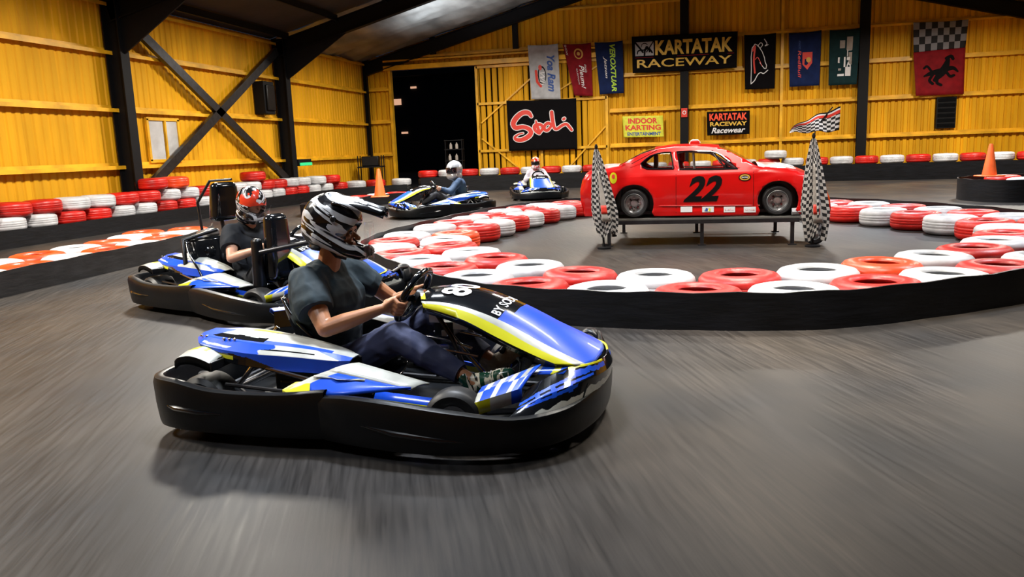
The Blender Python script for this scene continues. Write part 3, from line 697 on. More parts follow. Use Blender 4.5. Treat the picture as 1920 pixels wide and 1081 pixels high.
# parked equipment against the back left corner
tr = empty('trolley', (-11.2, 26.7, 0), .2, 'dark parts trolley in the far left corner under the black column', 'trolley')
b = MB(); b.box((0, 0, .9), (.9, .5, .05), M['black_steel']); b.box((0, 0, .35), (.9, .5, .05), M['black_steel']); b.link('shelf', tr, smooth=False)
for sx in (-.42, .42):
    for sy in (-.22, .22):
        b = MB(); b.tube([(sx, sy, .08), (sx, sy, 1.3)], .02, M['black_steel']); b.link('post', tr)
        b = MB(); b.lathe([(0, -.02), (.06, -.02), (.06, .02), (0, .02)], M['rubber'], 14, Matrix.Translation(V((sx, sy, .06))) @ Matrix.Rotation(PI / 2, 4, 'X')); b.link('caster', tr)
b = MB(); b.box((0, 0, 1.1), (.6, .4, .35), M['bplastic']); b.link('bin', tr, bevel=.03)

# ================================================================== RACE CAR ON ITS PLATFORM
CX, CY = 0.0, 11.05          # car centre line; near side faces the camera
HWD = .65
car = empty('race_car', (CX, CY, .365), 0, 'red two-door race car number 22 on the low grey platform', 'car')
def cz(z): return z - .365
outline = [(-1.40, .40), (-1.449, .60), (-1.456, .76), (-1.43, .87), (-1.38, .953), (-1.283, 1.0), (-1.077, 1.021), (-.951, 1.042), (-.661, 1.183), (-.49, 1.236), (-.246, 1.262), (-.004, 1.258), (.20, 1.248), (.326, 1.232), (.418, 1.195), (.636, 1.075), (.781, .985), (.87, .972), (.942, .968), (1.12, .950), (1.261, .91), (1.38, .86), (1.474, .80), (1.56, .73), (1.617, .66), (1.66, .57), (1.677, .49), (1.67, .40)]
def arch(cx, cz_, r, a0, a1, n=14): return [(cx + r * math.cos(R(a0 + (a1 - a0) * k / n)), cz_ + r * math.sin(R(a0 + (a1 - a0) * k / n))) for k in range(n + 1)]
bottom = [(1.30, .375)] + arch(1.03, .555, .245, -30, 210, 18)[0:] + [(.79, .372), (-.49, .388)] + arch(-.752, .545, .255, -25, 205, 18) + [(-1.05, .41), (-1.2, .40)]
poly = outline + bottom
win1 = [(-.662, 1.062), (-.60, 1.115), (-.54, 1.155), (-.453, 1.183), (-.36, 1.195), (-.288, 1.196), (-.262, 1.09), (-.246, .982), (-.40, .984), (-.587, .992), (-.64, 1.02)]
win2 = [(-.205, 1.200), (0, 1.198), (.217, 1.185), (.28, 1.168), (.345, 1.135), (.45, 1.05), (.545, .962), (.2, .964), (-.165, .975)]
def ztop(x):
    for (a, c), (a2, c2) in zip(outline, outline[1:]):
        if a <= x <= a2 and a2 > a: return c + (c2 - c) * (x - a) / (a2 - a)
    return outline[0][1] if x < 0 else outline[-1][1]
def side_y(x, z):
    y = HWD
    if z > .90: y -= (z - .90) * .50 * max(0, min(1, (1.0 - abs(x - -.05)) / .25)) if abs(x + .05) < 1.0 else 0
    y -= .10 * max(0, (abs(x + .0) - 1.15)) ** 2 * 4
    y += .018 * math.sin(max(0, min(1, (z - .42) / .5)) * PI)
    if z < .45: y += .012
    d = ztop(x) - z
    if d < .07 and not (-.95 < x < .80): y -= .05 * (1 - d / .07) ** 2
    for wx in (1.03, -.752):
        r = math.hypot(x - wx, z - .55)
        if r < .36: y += .02 * max(0, 1 - abs(r - .27) / .09)
    return y
def side_mesh(pl, holes, m, sgn, name, parent, yo=0.0, xs=None, thick=.02):
    loops = [[V((p[0], p[1], 0)) for p in pl]] + [[V((p[0], p[1], 0)) for p in h] for h in holes]
    flat = [p for l in loops for p in l]; tr_ = tessellate_polygon(loops)
    bm = bmesh.new(); vv = [bm.verts.new((p.x, 0, p.y)) for p in flat]
    for t_ in tr_:
        try: bm.faces.new([vv[i] for i in t_])
        except ValueError: pass
    x = -1.45
    while x < 1.7:
        bmesh.ops.bisect_plane(bm, geom=bm.verts[:] + bm.edges[:] + bm.faces[:], plane_co=(x, 0, 0), plane_no=(1, 0, 0)); x += .06
    z = .40
    while z < 1.26:
        bmesh.ops.bisect_plane(bm, geom=bm.verts[:] + bm.edges[:] + bm.faces[:], plane_co=(0, 0, z), plane_no=(0, 0, 1)); z += .045
    bmesh.ops.remove_doubles(bm, verts=bm.verts, dist=.0005)
    for v in bm.verts: v.co.y = sgn * (side_y(v.co.x, v.co.z) + yo); v.co.z = cz(v.co.z)
    bmesh.ops.recalc_face_normals(bm, faces=bm.faces)
    if bm.faces and sum(f.normal.y for f in bm.faces) * sgn < 0: bmesh.ops.reverse_faces(bm, faces=bm.faces)
    me = bpy.data.meshes.new(name); bm.to_mesh(me); bm.free(); me.materials.append(m)
    for p in me.polygons: p.use_smooth = True
    o = bpy.data.objects.new(name, me); COL.objects.link(o); o.parent = parent
    if thick: md = o.modifiers.new('s', 'SOLIDIFY'); md.thickness = thick; md.offset = -1
    return o
for sg in (-1, 1): side_mesh(poly, [win1, win2], M['carred'], sg, 'body_side', car)
# top skin across the car
def skin(x0, x1, m, name, inset=0.0, crown=.03, off=0.0, n=14):
    rows = []
    for i in range(n + 1):
        x = x0 + (x1 - x0) * i / n; z = ztop(x); yy = side_y(x, z) - inset
        rows.append([V((x, yy * t, cz(z) + off + crown * (1 - t * t))) for t in [-1 + 2 * k / 12 for k in range(13)]])
    b = MB(); b.grid(rows, m); return b.link(name, car, solid=.015, offset=-1 if False else 1)
def skin_line(pts, m, name, crown=.03, inset=0.0):
    rows = [[V((x, (side_y(x, z) - inset) * t, cz(z) + crown * (1 - t * t))) for t in [-1 + 2 * k / 12 for k in range(13)]] for x, z in pts]
    b = MB(); b.grid(rows, m); return b.link(name, car)
skin_line([(x, ztop(x)) for x in [.79 + .04 * k for k in range(18)]] + outline[-6:], M['carred'], 'bonnet', .05)
skin_line(outline[0:7] + [(-.951, 1.042)], M['carred'], 'boot_lid', .03)
skin_line(outline[9:14], M['carred'], 'roof', .035)
skin_line(outline[13:17], M['glass'], 'windscreen', .04, .03)
skin_line(outline[7:10], M['darkvisor'], 'rear_window', .03, .03)
b = MB(); b.box((-.05, 0, .06), (2.3, 1.1, .04), M['bplastic']); b.link('floor_pan', car, smooth=False)
b = MB(); b.box((-.95, 0, .35), (.06, 1.15, .45), M['bplastic']); b.box((.78, 0, .33), (.04, 1.15, .45), M['bplastic']); b.link('bulkhead', car, smooth=False)
for wx_ in (-.752, 1.03): b = MB(); b.box((wx_, 0, .24), (.56, .90, .38), M['bplastic']); b.link('wheel_well', car, smooth=False)
# black window trims (near and far sides)
for sg in (-1, 1):
    for wn_ in (win1, win2):
        b = MB(); pts = [V((x, sg * (side_y(x, z) + .001), cz(z))) for x, z in wn_]; b.tube(pts, .011, M['bgloss'], 6, closed=True); b.link('window_trim', car)
    o = side_mesh(win1, [], M['glass'], sg, 'quarter_window', car, yo=-.012, thick=0)
# roll cage, seat, steering wheel, roof vent
b = MB()
for y in (-.42, .42):
    b.tube([(-.25, y, .05), (-.25, y, .80), (-.1, y, .84), (.22, y, .80), (.55, y, .58), (.62, y, .05)], .018, M['alu'], 8)
    b.tube([(.05, y, .05), (.0, y, .82)], .015, M['alu'], 8)
b.tube([(-.25, -.42, .80), (-.25, .42, .80)], .018, M['alu'], 8); b.link('roll_cage', car)
b = MB(); b.tube([(.23, -.50, .83), (.40, -.52, .60)], .014, M['chrome'], 8); b.link('window_strut', car)
st = MB(); st.box((-.13, .15, .38), (.10, .40, .62), M['carred'], rot=Matrix.Rotation(R(-10), 3, 'Y')); st.box((-.15, .15, .76), (.08, .16, .16), M['carred']); st.box((.05, .15, .15), (.4, .4, .12), M['bplastic']); st.link('seat', car, bevel=.03)
st = MB(); st.box((-.5, .1, .62), (.05, .3, .34), M['beige']); st.box((-.5, .18, .72), (.06, .12, .16), M['carred']); st.link('rear_bulkhead_panel', car, bevel=.02)
b = MB(); b.tube([V((.42 + .05 * math.cos(a), .15 + .14 * math.sin(a), .60 + .13 * math.cos(a))) for a in [2 * PI * k / 20 for k in range(20)]], .013, M['bgloss'], 8, closed=True); b.tube([(.42, .15, .6), (.7, .15, .5)], .02, M['bgloss'], 8); b.link('steering_wheel', car)
b = MB(); b.box((.02, 0, .935), (.12, .2, .05), M['tred']); b.tube([(-.05, -.06, .925), (-.02, -.06, .97), (.06, -.06, .97), (.09, -.06, .93)], .012, M['ink_w'], 8); b.link('roof_vent', car, bevel=.01)
# wheels
for wx, wz in ((-.752, .545), (1.03, .555)):
    for sg in (-1, 1):
        wh = empty('wheel', (wx, sg * .565, .187)); wh.parent = car
        mt = Matrix.Rotation(PI / 2, 4, 'X') if sg < 0 else Matrix.Rotation(-PI / 2, 4, 'X')
        b = MB(); b.lathe([(.115, -.07), (.13, -.085), (.165, -.09), (.18, -.07), (.187, -.03), (.187, .03), (.18, .07), (.168, .085), (.14, .082), (.130, .072), (.124, .05)], M['rubber'], 36, mt); b.link('tyre', wh)
        b = MB(); b.lathe([(.132, .074), (.126, .077), (.118, .062), (.110, .025), (.06, .012), (.045, .03), (.03, .032), (.028, .045), (0, .045)], M['alu'], 32, mt)
        b.link('rim', wh)
        for k in range(8):
            a = 2 * PI * k / 8; q = mt @ V((math.cos(a) * .068, math.sin(a) * .068, .018)); q2 = mt @ V((math.cos(a) * .068, math.sin(a) * .068, .024))
            b = MB(); b.lathe([(0, .036), (.014, .036), (.014, .008)], M['bgloss'] if k % 2 else M['alu'], 10, mt @ Matrix.Translation(V((math.cos(a) * .068, math.sin(a) * .068, 0)))); b.link('rim_hole' if k % 2 else 'wheel_nut', wh)
# number and stickers on near side
def carf(x0, z0, x1, z1, yo=.004):
    def f(u, v):
        x = x0 + (x1 - x0) * u; z = z0 + (z1 - z0) * v
        return V((x, -(side_y(x, z) + yo), cz(z)))
    return f
def subdiv_link(mb, name, parent):
    me = mb.mesh(name, False); bm = bmesh.new(); bm.from_mesh(me)
    for z in [cz(.4 + .045 * k) for k in range(20)]: bmesh.ops.bisect_plane(bm, geom=bm.verts[:] + bm.edges[:] + bm.faces[:], plane_co=(0, 0, z), plane_no=(0, 0, 1))
    bm.to_mesh(me); bm.free(); o = bpy.data.objects.new(name, me); COL.objects.link(o); o.parent = parent; return o
b = MB(); f = carf(-.125, .562, .356, .888, .006); put_text(b, '22', f, .0, 0, 1, 1, M['ink_k'], bold=.035, shear=.38); subdiv_link(b, 'race_number', car)
b = MB()
f = carf(.555, .808, .705, .900, .006); n = 24
b.add([f(.5 + .5 * math.cos(2 * PI * k / n), .5 + .5 * math.sin(2 * PI * k / n)) for k in range(n)], [tuple(range(n))], M['bgloss']); f2 = carf(.555, .808, .705, .900, .008)
b.add([f2(.5 + .42 * math.cos(2 * PI * k / n), .5 + .40 * math.sin(2 * PI * k / n)) for k in range(n)], [tuple(range(n))], M['ink_gold']); f3 = carf(.555, .808, .705, .900, .010)
b.add([f3(.5 + .30 * math.cos(2 * PI * k / n), .5 + .24 * math.sin(2 * PI * k / n)) for k in range(n)], [tuple(range(n))], M['bgloss']); f4 = carf(.555, .808, .705, .900, .012)
put_text(b, 'RACING', f4, .25, .40, .75, .60, M['ink_w'], bold=.02); b.link('round_badge', car, smooth=False)
for i, (x0, x1, t_, m_) in enumerate(((-.158, -.012, 'SPARCO', 'ink_b'), (.112, .255, 'GOODY', 'ink_gold'), (.378, .516, 'WEB.UK', 'ink_r'), (.622, .766, 'SIMPSON', 'ink_r'))):
    z0, z1 = (.432, .502); z0 -= i * .006; z1 -= i * .006
    s_ = MB(); f = carf(x0, z0, x1, z1, .006); s_.add([f(0, 0), f(1, 0), f(1, 1), f(0, 1)], [(0, 1, 2, 3)], M['ink_w']); so = s_.link('sticker', car, smooth=False)
    s_ = MB(); f = carf(x0, z0, x1, z1, .009)
    if i != 1: put_text(s_, ('CNano', '', 'Dunlop', 'Omnia')[i], f, .25 if i == 0 else .12, .35, .9, .65, M[m_], bold=.01)
    if i == 0: s_.add([f(.14 + .07 * math.cos(a), .5 + .2 * math.sin(a)) for a in [2 * PI * k / 10 for k in range(10)]], [tuple(range(10))], M['ink_b'])
    if i == 1:
        s_.add([f(.35 + .2 * math.cos(a), .5 + .3 * math.sin(a)) for a in [2 * PI * k / 14 for k in range(14)]], [tuple(range(14))], M['ink_b'])
        s_.add([f(.62 + .16 * math.cos(a), .48 + .3 * math.sin(a)) for a in [2 * PI * k / 14 for k in range(14)]], [tuple(range(14))], M['yel'])
        put_text(s_, 'GT', carf(x0, z0, x1, z1, .011), .28, .35, .6, .65, M['ink_r'], bold=.02)
    s_.link('lettering', so, smooth=False)
b = MB(); f = carf(-1.060, .82, -.965, .965, .007)
b.add([f(.5 + .5 * math.cos(a), .5 + .5 * math.sin(a)) for a in [2 * PI * k / 20 for k in range(20)]], [tuple(range(20))], M['yel']); f = carf(-1.055, .82, -.97, .965, .010)
b.add([f(.5 + .26 * math.cos(a), .62 + .2 * math.sin(a)) for a in [2 * PI * k / 20 for k in range(20)]], [tuple(range(20))], M['ink_r']); b.link('orange_badge', car, smooth=False)
# bonnet lettering, grille lamps, white splitter, seams
b = MB()
def bonn(u, v):
    x = 1.02 + .30 * u; z = ztop(x); y = -.50 + .5 * v; t = y / side_y(x, z); return V((x, y, cz(z) + .05 * (1 - t * t) + .006))
put_text(b, 'RACING', bonn, 0, 0, .8, 1, M['ink_w'], bold=.02, rot=90); b.link('bonnet_lettering', car, smooth=False)
b = MB(); b.tube([V((1.20 + .42 * t, -(HWD - .02 - .5 * t ** 3), .045 + .01 * t)) for t in [k / 8 for k in range(9)]], .045, M['twhite'], 8); b.link('splitter', car)
b = MB(); b.box((1.60, -.18, .18), (.1, .5, .09), M['bplastic']); b.link('grille', car, bevel=.01)
for x in (-.215, .735):
    s_ = MB(); z_ = [(.42 + .05 * k) for k in range(11)]; s_.tube([V((x, -(side_y(x, z) + .0015), cz(z))) for z in z_], .003, M['bgloss'], 5); s_.link('door_seam', car)
s_ = MB(); s_.tube([V((-.49 + .1 * k, -(side_y(0, .52) + .004), cz(.520 - .0015 * k))) for k in range(14)], .006, M['carred'], 6); s_.link('sill_moulding', car)
b = MB(); b.tube([(-.78, -.62, .70), (-.45, -.60, .865)], .004, M['bgloss'], 5); b.link('aerial', car)

# platform
pf = empty('display_platform', (0, 10.4, 0), 0, 'low grey display platform on steel legs carrying the red race car', 'platform')
for i in range(4):
    b = MB(); b.box((.09, .18 + i * .42, .342), (2.46, .41, .035), M['wood']); b.link('deck_board', pf, smooth=False, bevel=.004)
for yy in (-.02, 1.6): b = MB(); b.box((.09, yy, .31), (2.40, .04, .05), M['dsteel']); b.link('rail', pf, smooth=False)
b = MB(); b.tube([(-.0, 1.6, .16), (1.2, 1.6, .15)], .014, M['alu'], 8); b.link('brace', pf)
for x, y in ((-1.08, 0), (.11, .03), (1.21, 0), (-1.02, 1.58), (.05, 1.5), (1.15, 1.5)):
    b = MB(); b.box((x, y, .155), (.045, .045, .31), M['dsteel']); b.box((x, y, .008), (.1, .1, .016), M['dsteel']); b.link('leg', pf, smooth=False)
b = MB(); b.tube([(-1.13, -.02, .0), (-1.13, -.02, .04)], .05, M['dsteel'], 12); b.link('foot', pf)
tw = empty('spare_wheel', (1.47, 10.36, .125), 0, 'small spare wheel leaning at the right end of the display platform', 'wheel')
b = MB(); mt = Matrix.Rotation(PI / 2, 4, 'X'); b.lathe([(.06, -.04), (.1, -.045), (.122, -.02), (.122, .02), (.1, .045), (.06, .04)], M['rubber'], 26, mt); b.link('tyre', tw)
b = MB(); b.lathe([(.062, .04), (.05, .02), (.02, .03), (0, .03)], M['alu'], 20, mt); b.link('rim', tw)

# furled chequered flags on poles, open flag
def furled(x, y, top, bot, wmax, label, seed, lean=0.0, spread=0.3):
    f = empty('furled_flag', (x, y, 0), 0, label, 'flag', 'furled chequered flags beside the race car')
    b = MB(); b.tube([(0, 0, 0), (lean, 0, top + .02)], .014, M['black_steel'], 8); b.lathe([(0, 0), (.09, 0), (.09, .02), (.02, .03)], M['black_steel'], 16); b.link('pole', f)
    b = MB(); b.lathe([(0, -.02), (.018, -.02), (.022, 0), (.012, .03), (0, .035)], M['black_steel'], 12, Matrix.Translation(V((lean, 0, top + .03)))); b.link('finial', f)
    rows = []; n = 28; q = 73
    for i in range(n):
        t = i / (n - 1); z = top - (top - bot) * t - .0; row = []
        rr = wmax / 2 * (t ** .8) * (1 - .45 * max(0, t - .72) / .28) + .018
        for k in range(q):
            a = 2 * PI * k / (q - 1); fo = 1 + .30 * math.sin(a * 6 + seed + t * 1.3) + .12 * math.sin(a * 11 + seed * 2)
            row.append(V((lean * (1 - t) + spread * (t - .0) * .15 + rr * fo * math.cos(a), rr * fo * .55 * math.sin(a), z - .05 * math.sin(a * 3 + seed) * t)))
        rows.append(row)
    b = MB(); b.grid(rows, M['chk'], uv=True); b.link('flag_cloth', f)
    # plain grey fold and a dark red print between the checks
    b = MB(); rows = []
    for i in range(12):
        t = .25 + .6 * i / 11; rr = wmax / 2 * (t ** .8) + .02
        rows.append([V((lean * (1 - t) + spread * t * .15 + rr * 1.05 * math.cos(a), rr * 1.05 * .62 * math.sin(a), top - (top - bot) * t)) for a in [R(-100 + 36 * k / 5 * t * 1.6) for k in range(6)]])
    b.grid(rows, M['grime']); b.link('plain_hem', f, solid=.004)
    b = MB(); rows = []
    for i in range(4):
        t = .66 + .10 * i / 3; rr = wmax / 2 * (t ** .8) + .026
        rows.append([V((lean * (1 - t) + spread * t * .15 + rr * 1.06 * math.cos(a), rr * 1.06 * .62 * math.sin(a), top - (top - bot) * t)) for a in [R(-98 + 30 * k / 5) for k in range(6)]])
    b.grid(rows, M['ink_r']); b.link('print', f, solid=.003)
furled(-1.12, 10.15, 1.27, .20, .30, 'furled chequered flag on a pole at the rear end of the car', 1.0, -.08, .2)
furled(1.42, 10.15, 1.30, .12, .30, 'furled chequered flag on a pole in front of the car nose', 2.3, -.02, .1)
fl = empty('open_flag', (1.40, 10.25, 0), 0, 'small open chequered flag with red stripe above the right pole', 'flag')
rows = []
for j in range(15):
    v = j / 14; row = []
    for i in range(25):
        u = i / 24; x = -.26 + .56 * u; zt = .02 + .26 * (u ** .62); z = 1.385 + zt * v + .012 * math.sin(u * 14) - .01
        row.append(V((x, .03 * math.sin(u * 9 + v * 2), z)))
    rows.append(row)
b = MB(); b.grid(rows, [M['chk2']] * 10 + [M['ink_r']] * 2 + [M['ink_w'], M['ink_k']], uv=True); b.link('flag_cloth', fl, solid=.003)
b = MB(); b.tube([(.02, 0, 1.25), (.03, .01, 1.42), (.22, .02, 1.66)], .007, M['black_steel'], 6); b.link('pole', fl)

# ================================================================== KARTS (x forward, y left, z up; near side of the leading kart is y < 0)
def sweep_band(mb, pts, prof, m, n):
    """pts: (x, y, ztop, zbot); prof: list of (outward offset, 0..1 height)"""
    P = cr([V((p[0], p[1], 0)) for p in pts], n); Z = cr([V((p[2], p[3], 0)) for p in pts], n); rows = [[] for _ in prof]
    for i, q in enumerate(P):
        d = (P[min(i + 1, n - 1)] - P[max(i - 1, 0)]).normalized(); s = V((d.y, -d.x, 0))
        for r, (o, h) in zip(rows, prof): r.append(q + s * o + V((0, 0, Z[i].y + (Z[i].x - Z[i].y) * h)))
    mb.grid(rows, m)
BP = [(-.075, .0), (-.01, 0), (.008, .03), (.014, .12), (.022, .45), (.026, .86), (.018, .97), (.0, 1.0), (-.022, .985), (-.03, .93), (-.03, .1), (-.075, .0)]
def kart(name, loc, rz, label, scale=(1, 1, 1), number='80', seat_dx=0.0, seat_dy=0.0, twin=False, fine=1.0):
    k = empty(name, loc, rz, label, 'go-kart', 'rental go-karts on the track', scale=scale)
    # --- perimeter bumper: rear piece (sides + back), front piece
    b = MB()
    rear = [(-.06, .625), (-.30, .645), (-.62, .645), (-.84, .625), (-.98, .57), (-1.035, .46), (-1.045, .2), (-1.045, 0)]
    rear = [(x, y, .285 + (.012 if x < -.8 else 0) - (.02 if -.7 < x < -.1 else 0), .05) for x, y in rear]; full = rear[:-1] + [(x, -y, a, c) for x, y, a, c in rear[::-1]]
    sweep_band(b, [(p[0], p[1], p[2], p[3]) for p in full], [(-o, h) for o, h in BP][::-1] if False else [(-o * -1, h) for o, h in BP], M['bplastic'], 110); b.link('rear_bumper', k)
    b = MB()
    fr = [(-.16, -.60, .240, .06), (-.05, -.635, .262, .05), (.10, -.665, .272, .045), (.34, -.69, .262, .04), (.58, -.68, .235, .04), (.80, -.61, .20, .045), (.97, -.46, .20, .05), (1.06, -.24, .22, .055), (1.085, 0, .235, .055)]
    fullf = fr[:-1] + [(x, -y, a, c) for x, y, a, c in fr[::-1]]
    sweep_band(b, fullf, BP, M['bplastic'], 110); b.link('front_bumper', k)
    # raised grooves on bumper faces
    for sg in (-1, 1):
        b = MB(); b.tube([(.14, sg * .690, .155), (.30, sg * .714, .135), (.50, sg * .708, .118), (.62, sg * .69, .11)], [.004, .012, .011, .003], M['bgloss'], 8); b.link('bumper_rib', k)
        b = MB(); b.tube([(-.96, sg * .60, .175), (-.84, sg * .652, .165), (-.70, sg * .668, .158), (-.58, sg * .668, .158)], [.003, .011, .010, .003], M['bgloss'], 8); b.link('bumper_rib', k)
    # --- floor tray, chassis, axle
    b = MB(); b.box((.0, 0, .05), (1.95, .66, .012), M['bplastic']); b.link('floor_tray', k, smooth=False)
    for sg in (-1, 1): b = MB(); b.box((-.30, sg * .46, .065), (1.15, .30, .01), M['bplastic']); b.box((.55, sg * .42, .06), (.7, .22, .01), M['bplastic']); b.link('side_tray', k, smooth=False)
    b = MB()
    for sg in (-1, 1): b.tube([(-.95, sg * .30, .10), (-.5, sg * .33, .10), (0, sg * .30, .08), (.45, sg * .26, .08), (.9, sg * .18, .10)], .016, M['dsteel'], 8)
    b.tube([(.9, -.18, .10), (.98, 0, .12), (.9, .18, .10)], .016, M['dsteel'], 8); b.tube([(-.95, -.3, .1), (-.95, .3, .1)], .016, M['dsteel'], 8)
    for sg in (-1, 1):
        b.tube([(-.20, sg * .30, .10), (-.20, sg * .58, .12)], .013, M['dsteel'], 8); b.tube([(.12, sg * .28, .10), (.12, sg * .60, .12)], .013, M['dsteel'], 8)
        b.tube([(-.30, sg * .50, .20), (.10, sg * .52, .20)], .011, M['alu'], 8); b.tube([(-.66, sg * .50, .245), (-.25, sg * .54, .235), (.02, sg * .56, .235)], .010, M['dsteel'], 8)
    b.link('chassis', k)
    b = MB(); b.tube([(-.79, -.52, .145), (-.79, .52, .145)], .02, M['chrome'], 12); b.link('rear_axle', k)
    for x, wd, rr in ((-.79, .17, .143), (.50, .12, .138)):
        for sg in (-1, 1):
            wh = empty('wheel', (x, sg * (.46 if x < 0 else .48), rr)); wh.parent = k
            mt = Matrix.Rotation(sg * -PI / 2 , 4, 'X')
            if x > 0: mt = Matrix.Rotation(R(4), 4, 'Z') @ mt
            h = wd / 2
            b = MB(); b.lathe([(.070, -h * .8), (.085, -h), (.115, -h * 1.02), (rr - .006, -h * .8), (rr, -h * .45), (rr, h * .45), (rr - .006, h * .8), (.115, h * 1.02), (.085, h), (.070, h * .8)], M['rubber'], 36, mt); b.link('tyre', wh)
            b = MB(); b.lathe([(.070, h * .8), (.062, h * .78), (.055, h * .3), (.03, h * .25), (.03, h * .6), (0, h * .6)], M['alu'], 24, mt); b.lathe([(.070, -h * .8), (.06, -h * .7), (0, -h * .6)], M['dsteel'], 24, mt); b.link('rim', wh)
    # --- wheel fenders (rear) white with yellow nose
    for sg in (-1, 1):
        rows = []
        for j, (y, dz) in enumerate(((.550, -.035), (.545, 0), (.48, .014), (.42, .014), (.405, .0))):
            rows.append(cr([(-.895, sg * y, .362 + dz), (-.87, sg * y, .380 + dz), (-.81, sg * y, .388 + dz), (-.75, sg * y, .374 + dz), (-.70, sg * y, .355 + dz)], 13))
        b = MB(); b.grid(rows, [[M['bplastic']] * 12, [M['white']] * 12, [M['white']] * 3 + [M['yel']] * 5 + [M['white']] * 4, [M['white']] * 12]); b.link('wheel_cover', k, solid=.014, offset=0)
        b = MB(); b.box((-.69, sg * .475, .345), (.012, .17, .045), M['dsteel']); b.link('cover_bracket', k, bevel=.004)
        b = MB(); b.tube([(-.70, sg * .40, .355), (-.45, sg * .47, .325), (-.12, sg * .53, .285)], .010, M['chrome'], 8); b.link('side_rail', k)
        # --- long engine and tank cover, blue flank, white top, yellow flash
        y0 = -1 if sg < 0 else 1
        e0 = cr([(-.90, y0 * .34, .385), (-.80, y0 * .43, .362), (-.58, y0 * .475, .335), (-.32, y0 * .475, .315), (-.12, y0 * .445, .305), (-.06, y0 * .40, .315)], 25)
        e1 = cr([(-.93, y0 * .325, .425), (-.83, y0 * .42, .415), (-.58, y0 * .465, .395), (-.32, y0 * .465, .385), (-.12, y0 * .435, .365), (-.05, y0 * .39, .355)], 25)
        e2 = cr([(-.91, y0 * .30, .448), (-.80, y0 * .375, .445), (-.58, y0 * .41, .432), (-.32, y0 * .41, .415), (-.14, y0 * .39, .388), (-.05, y0 * .36, .362)], 25)
        e3 = cr([(-.87, y0 * .25, .462), (-.74, y0 * .29, .468), (-.55, y0 * .31, .462), (-.32, y0 * .32, .438), (-.14, y0 * .32, .402), (-.04, y0 * .32, .368)], 25)
        e4 = cr([(-.83, y0 * .215, .452), (-.72, y0 * .23, .462), (-.55, y0 * .24, .455), (-.32, y0 * .26, .425), (-.14, y0 * .27, .385), (-.04, y0 * .29, .352)], 25)
        e5 = [p + V((0, -y0 * .01, -.10)) for p in e4]
        Bl, Wh, Ye, Bk = M['blue'], M['white'], M['yel'], M['bgloss']
        def sc(u, v):
            v *= 5; nz = .05 * noise.noise(V((u * 14, v * 2, 1)))
            if v > 4: return Bk
            if v < 1:
                if u < .36 + .2 * (1 - v): return Ye if (.20 + .1 * v < u < .36 and .3 < v < .62) else (Bl if v > .75 + nz * 3 else Bk)
                return Bl
            if v < 2:
                w_ = v - 1
                if u < .30 + .1 * w_: return Wh if (.16 < u and abs(w_ - .35 - nz) < .10) else Bl
                if .46 + .06 * w_ + nz < u < .86 - .15 * w_: return Bk if abs(w_ - .5) < .05 and u < .7 else Wh
                return Bl
            if v < 3:
                w_ = v - 2
                if u < .14 + .1 * w_: return Bl
                if u < .46 and w_ < .5 + nz: return Bk if w_ > .15 else Bl
                if w_ < .30 and u < .80: return Bl
                return Wh
            w_ = v - 3
            if u < .10 + .12 * w_ : return Bl
            if ((u - .40 - .10 * (w_ - .5)) / .075) ** 2 + ((w_ - .45) / .30) ** 2 < 1: return Ye
            if abs(u - .50 - .12 * (w_ - .5)) < .008: return Bk
            return Wh
        b = MB(); paint(b, [e0, e1, e2, e3, e4, e5], sc, int(96 * fine), int(40 * fine))
        b.link('side_cover', k, solid=.008)
        for xx in (-.88, -.85, -.72, -.69, -.66):
            b = MB(); b.lathe([(0, .006), (.007, .005), (.009, 0)], M['chrome'], 8, Matrix.Translation(V((xx, y0 * (.355 if xx < -.8 else .40), .443)))); b.link('bolt', k)
        # --- low side pod wedge
        A = V((-.27, y0 * .60, .262)); B = V((-.11, y0 * .50, .335)); C = V((.0, y0 * .40, .352)); D = V((.30, y0 * .50, .268)); E_ = V((.22, y0 * .635, .262)); F_ = V((-.02, y0 * .63, .262)); Gd = V((.34, y0 * .38, .262))
        def tri(a, c, d, m, nm):
            b = MB(); n = 6; rows = []
            for i in range(n + 1):
                p, q = a.lerp(c, i / n), a.lerp(d, i / n); rows.append([p.lerp(q, j / n) + V((0, 0, .006 * math.sin(PI * j / n))) for j in range(n + 1)])
            b.grid(rows, m)
            return b
        b = MB(); rows = []
        for i in range(9):
            t = i / 8; o_ = A.lerp(F_, t / .6) if t < .6 else F_.lerp(D, (t - .6) / .4); i_ = B.lerp(D, t); rows.append([o_.lerp(i_, s / 5) + V((0, 0, .010 * math.sin(PI * s / 5))) for s in range(6)])
        b.grid(rows, [[Wh if (i < 1) else Bl] * 5 for i in range(8)]); b.link('side_pod', k, solid=.01)
        b = MB(); rows = []
        for i in range(9):
            t = i / 8; rows.append([B.lerp(D, t).lerp(C.lerp(Gd, t), s / 4) + V((0, 0, .008 * math.sin(PI * s / 4))) for s in range(5)])
        b.grid(rows, M['white']); b.link('side_pod_top', k, solid=.01)
        b = MB(); g = [V((-.30, y0 * .585, .262)), V((-.26, y0 * .53, .285)), V((-.17, y0 * .555, .300)), V((-.14, y0 * .62, .270)), V((-.25, y0 * .625, .262))]
        b.add(g + [p - V((0, 0, .015)) for p in g], [(0, 1, 2, 3, 4), (9, 8, 7, 6, 5)] + [(i, 5 + i, 5 + (i + 1) % 5, (i + 1) % 5) for i in range(5)], Ye); b.link('side_pod_tip', k, smooth=False)
        b = MB(); q = [A.lerp(B, .55).lerp(D, .05 + .5 * s / 6) + V((0, y0 * .004, .016)) for s in range(7)]; q2 = [p + V((.0, y0 * -.018 * math.sin(.4 + i * 1.3) , .006)) for i, p in enumerate(q)]
        b.grid([q, q2], Wh); b.link('side_pod_decal', k, solid=.002, offset=1)
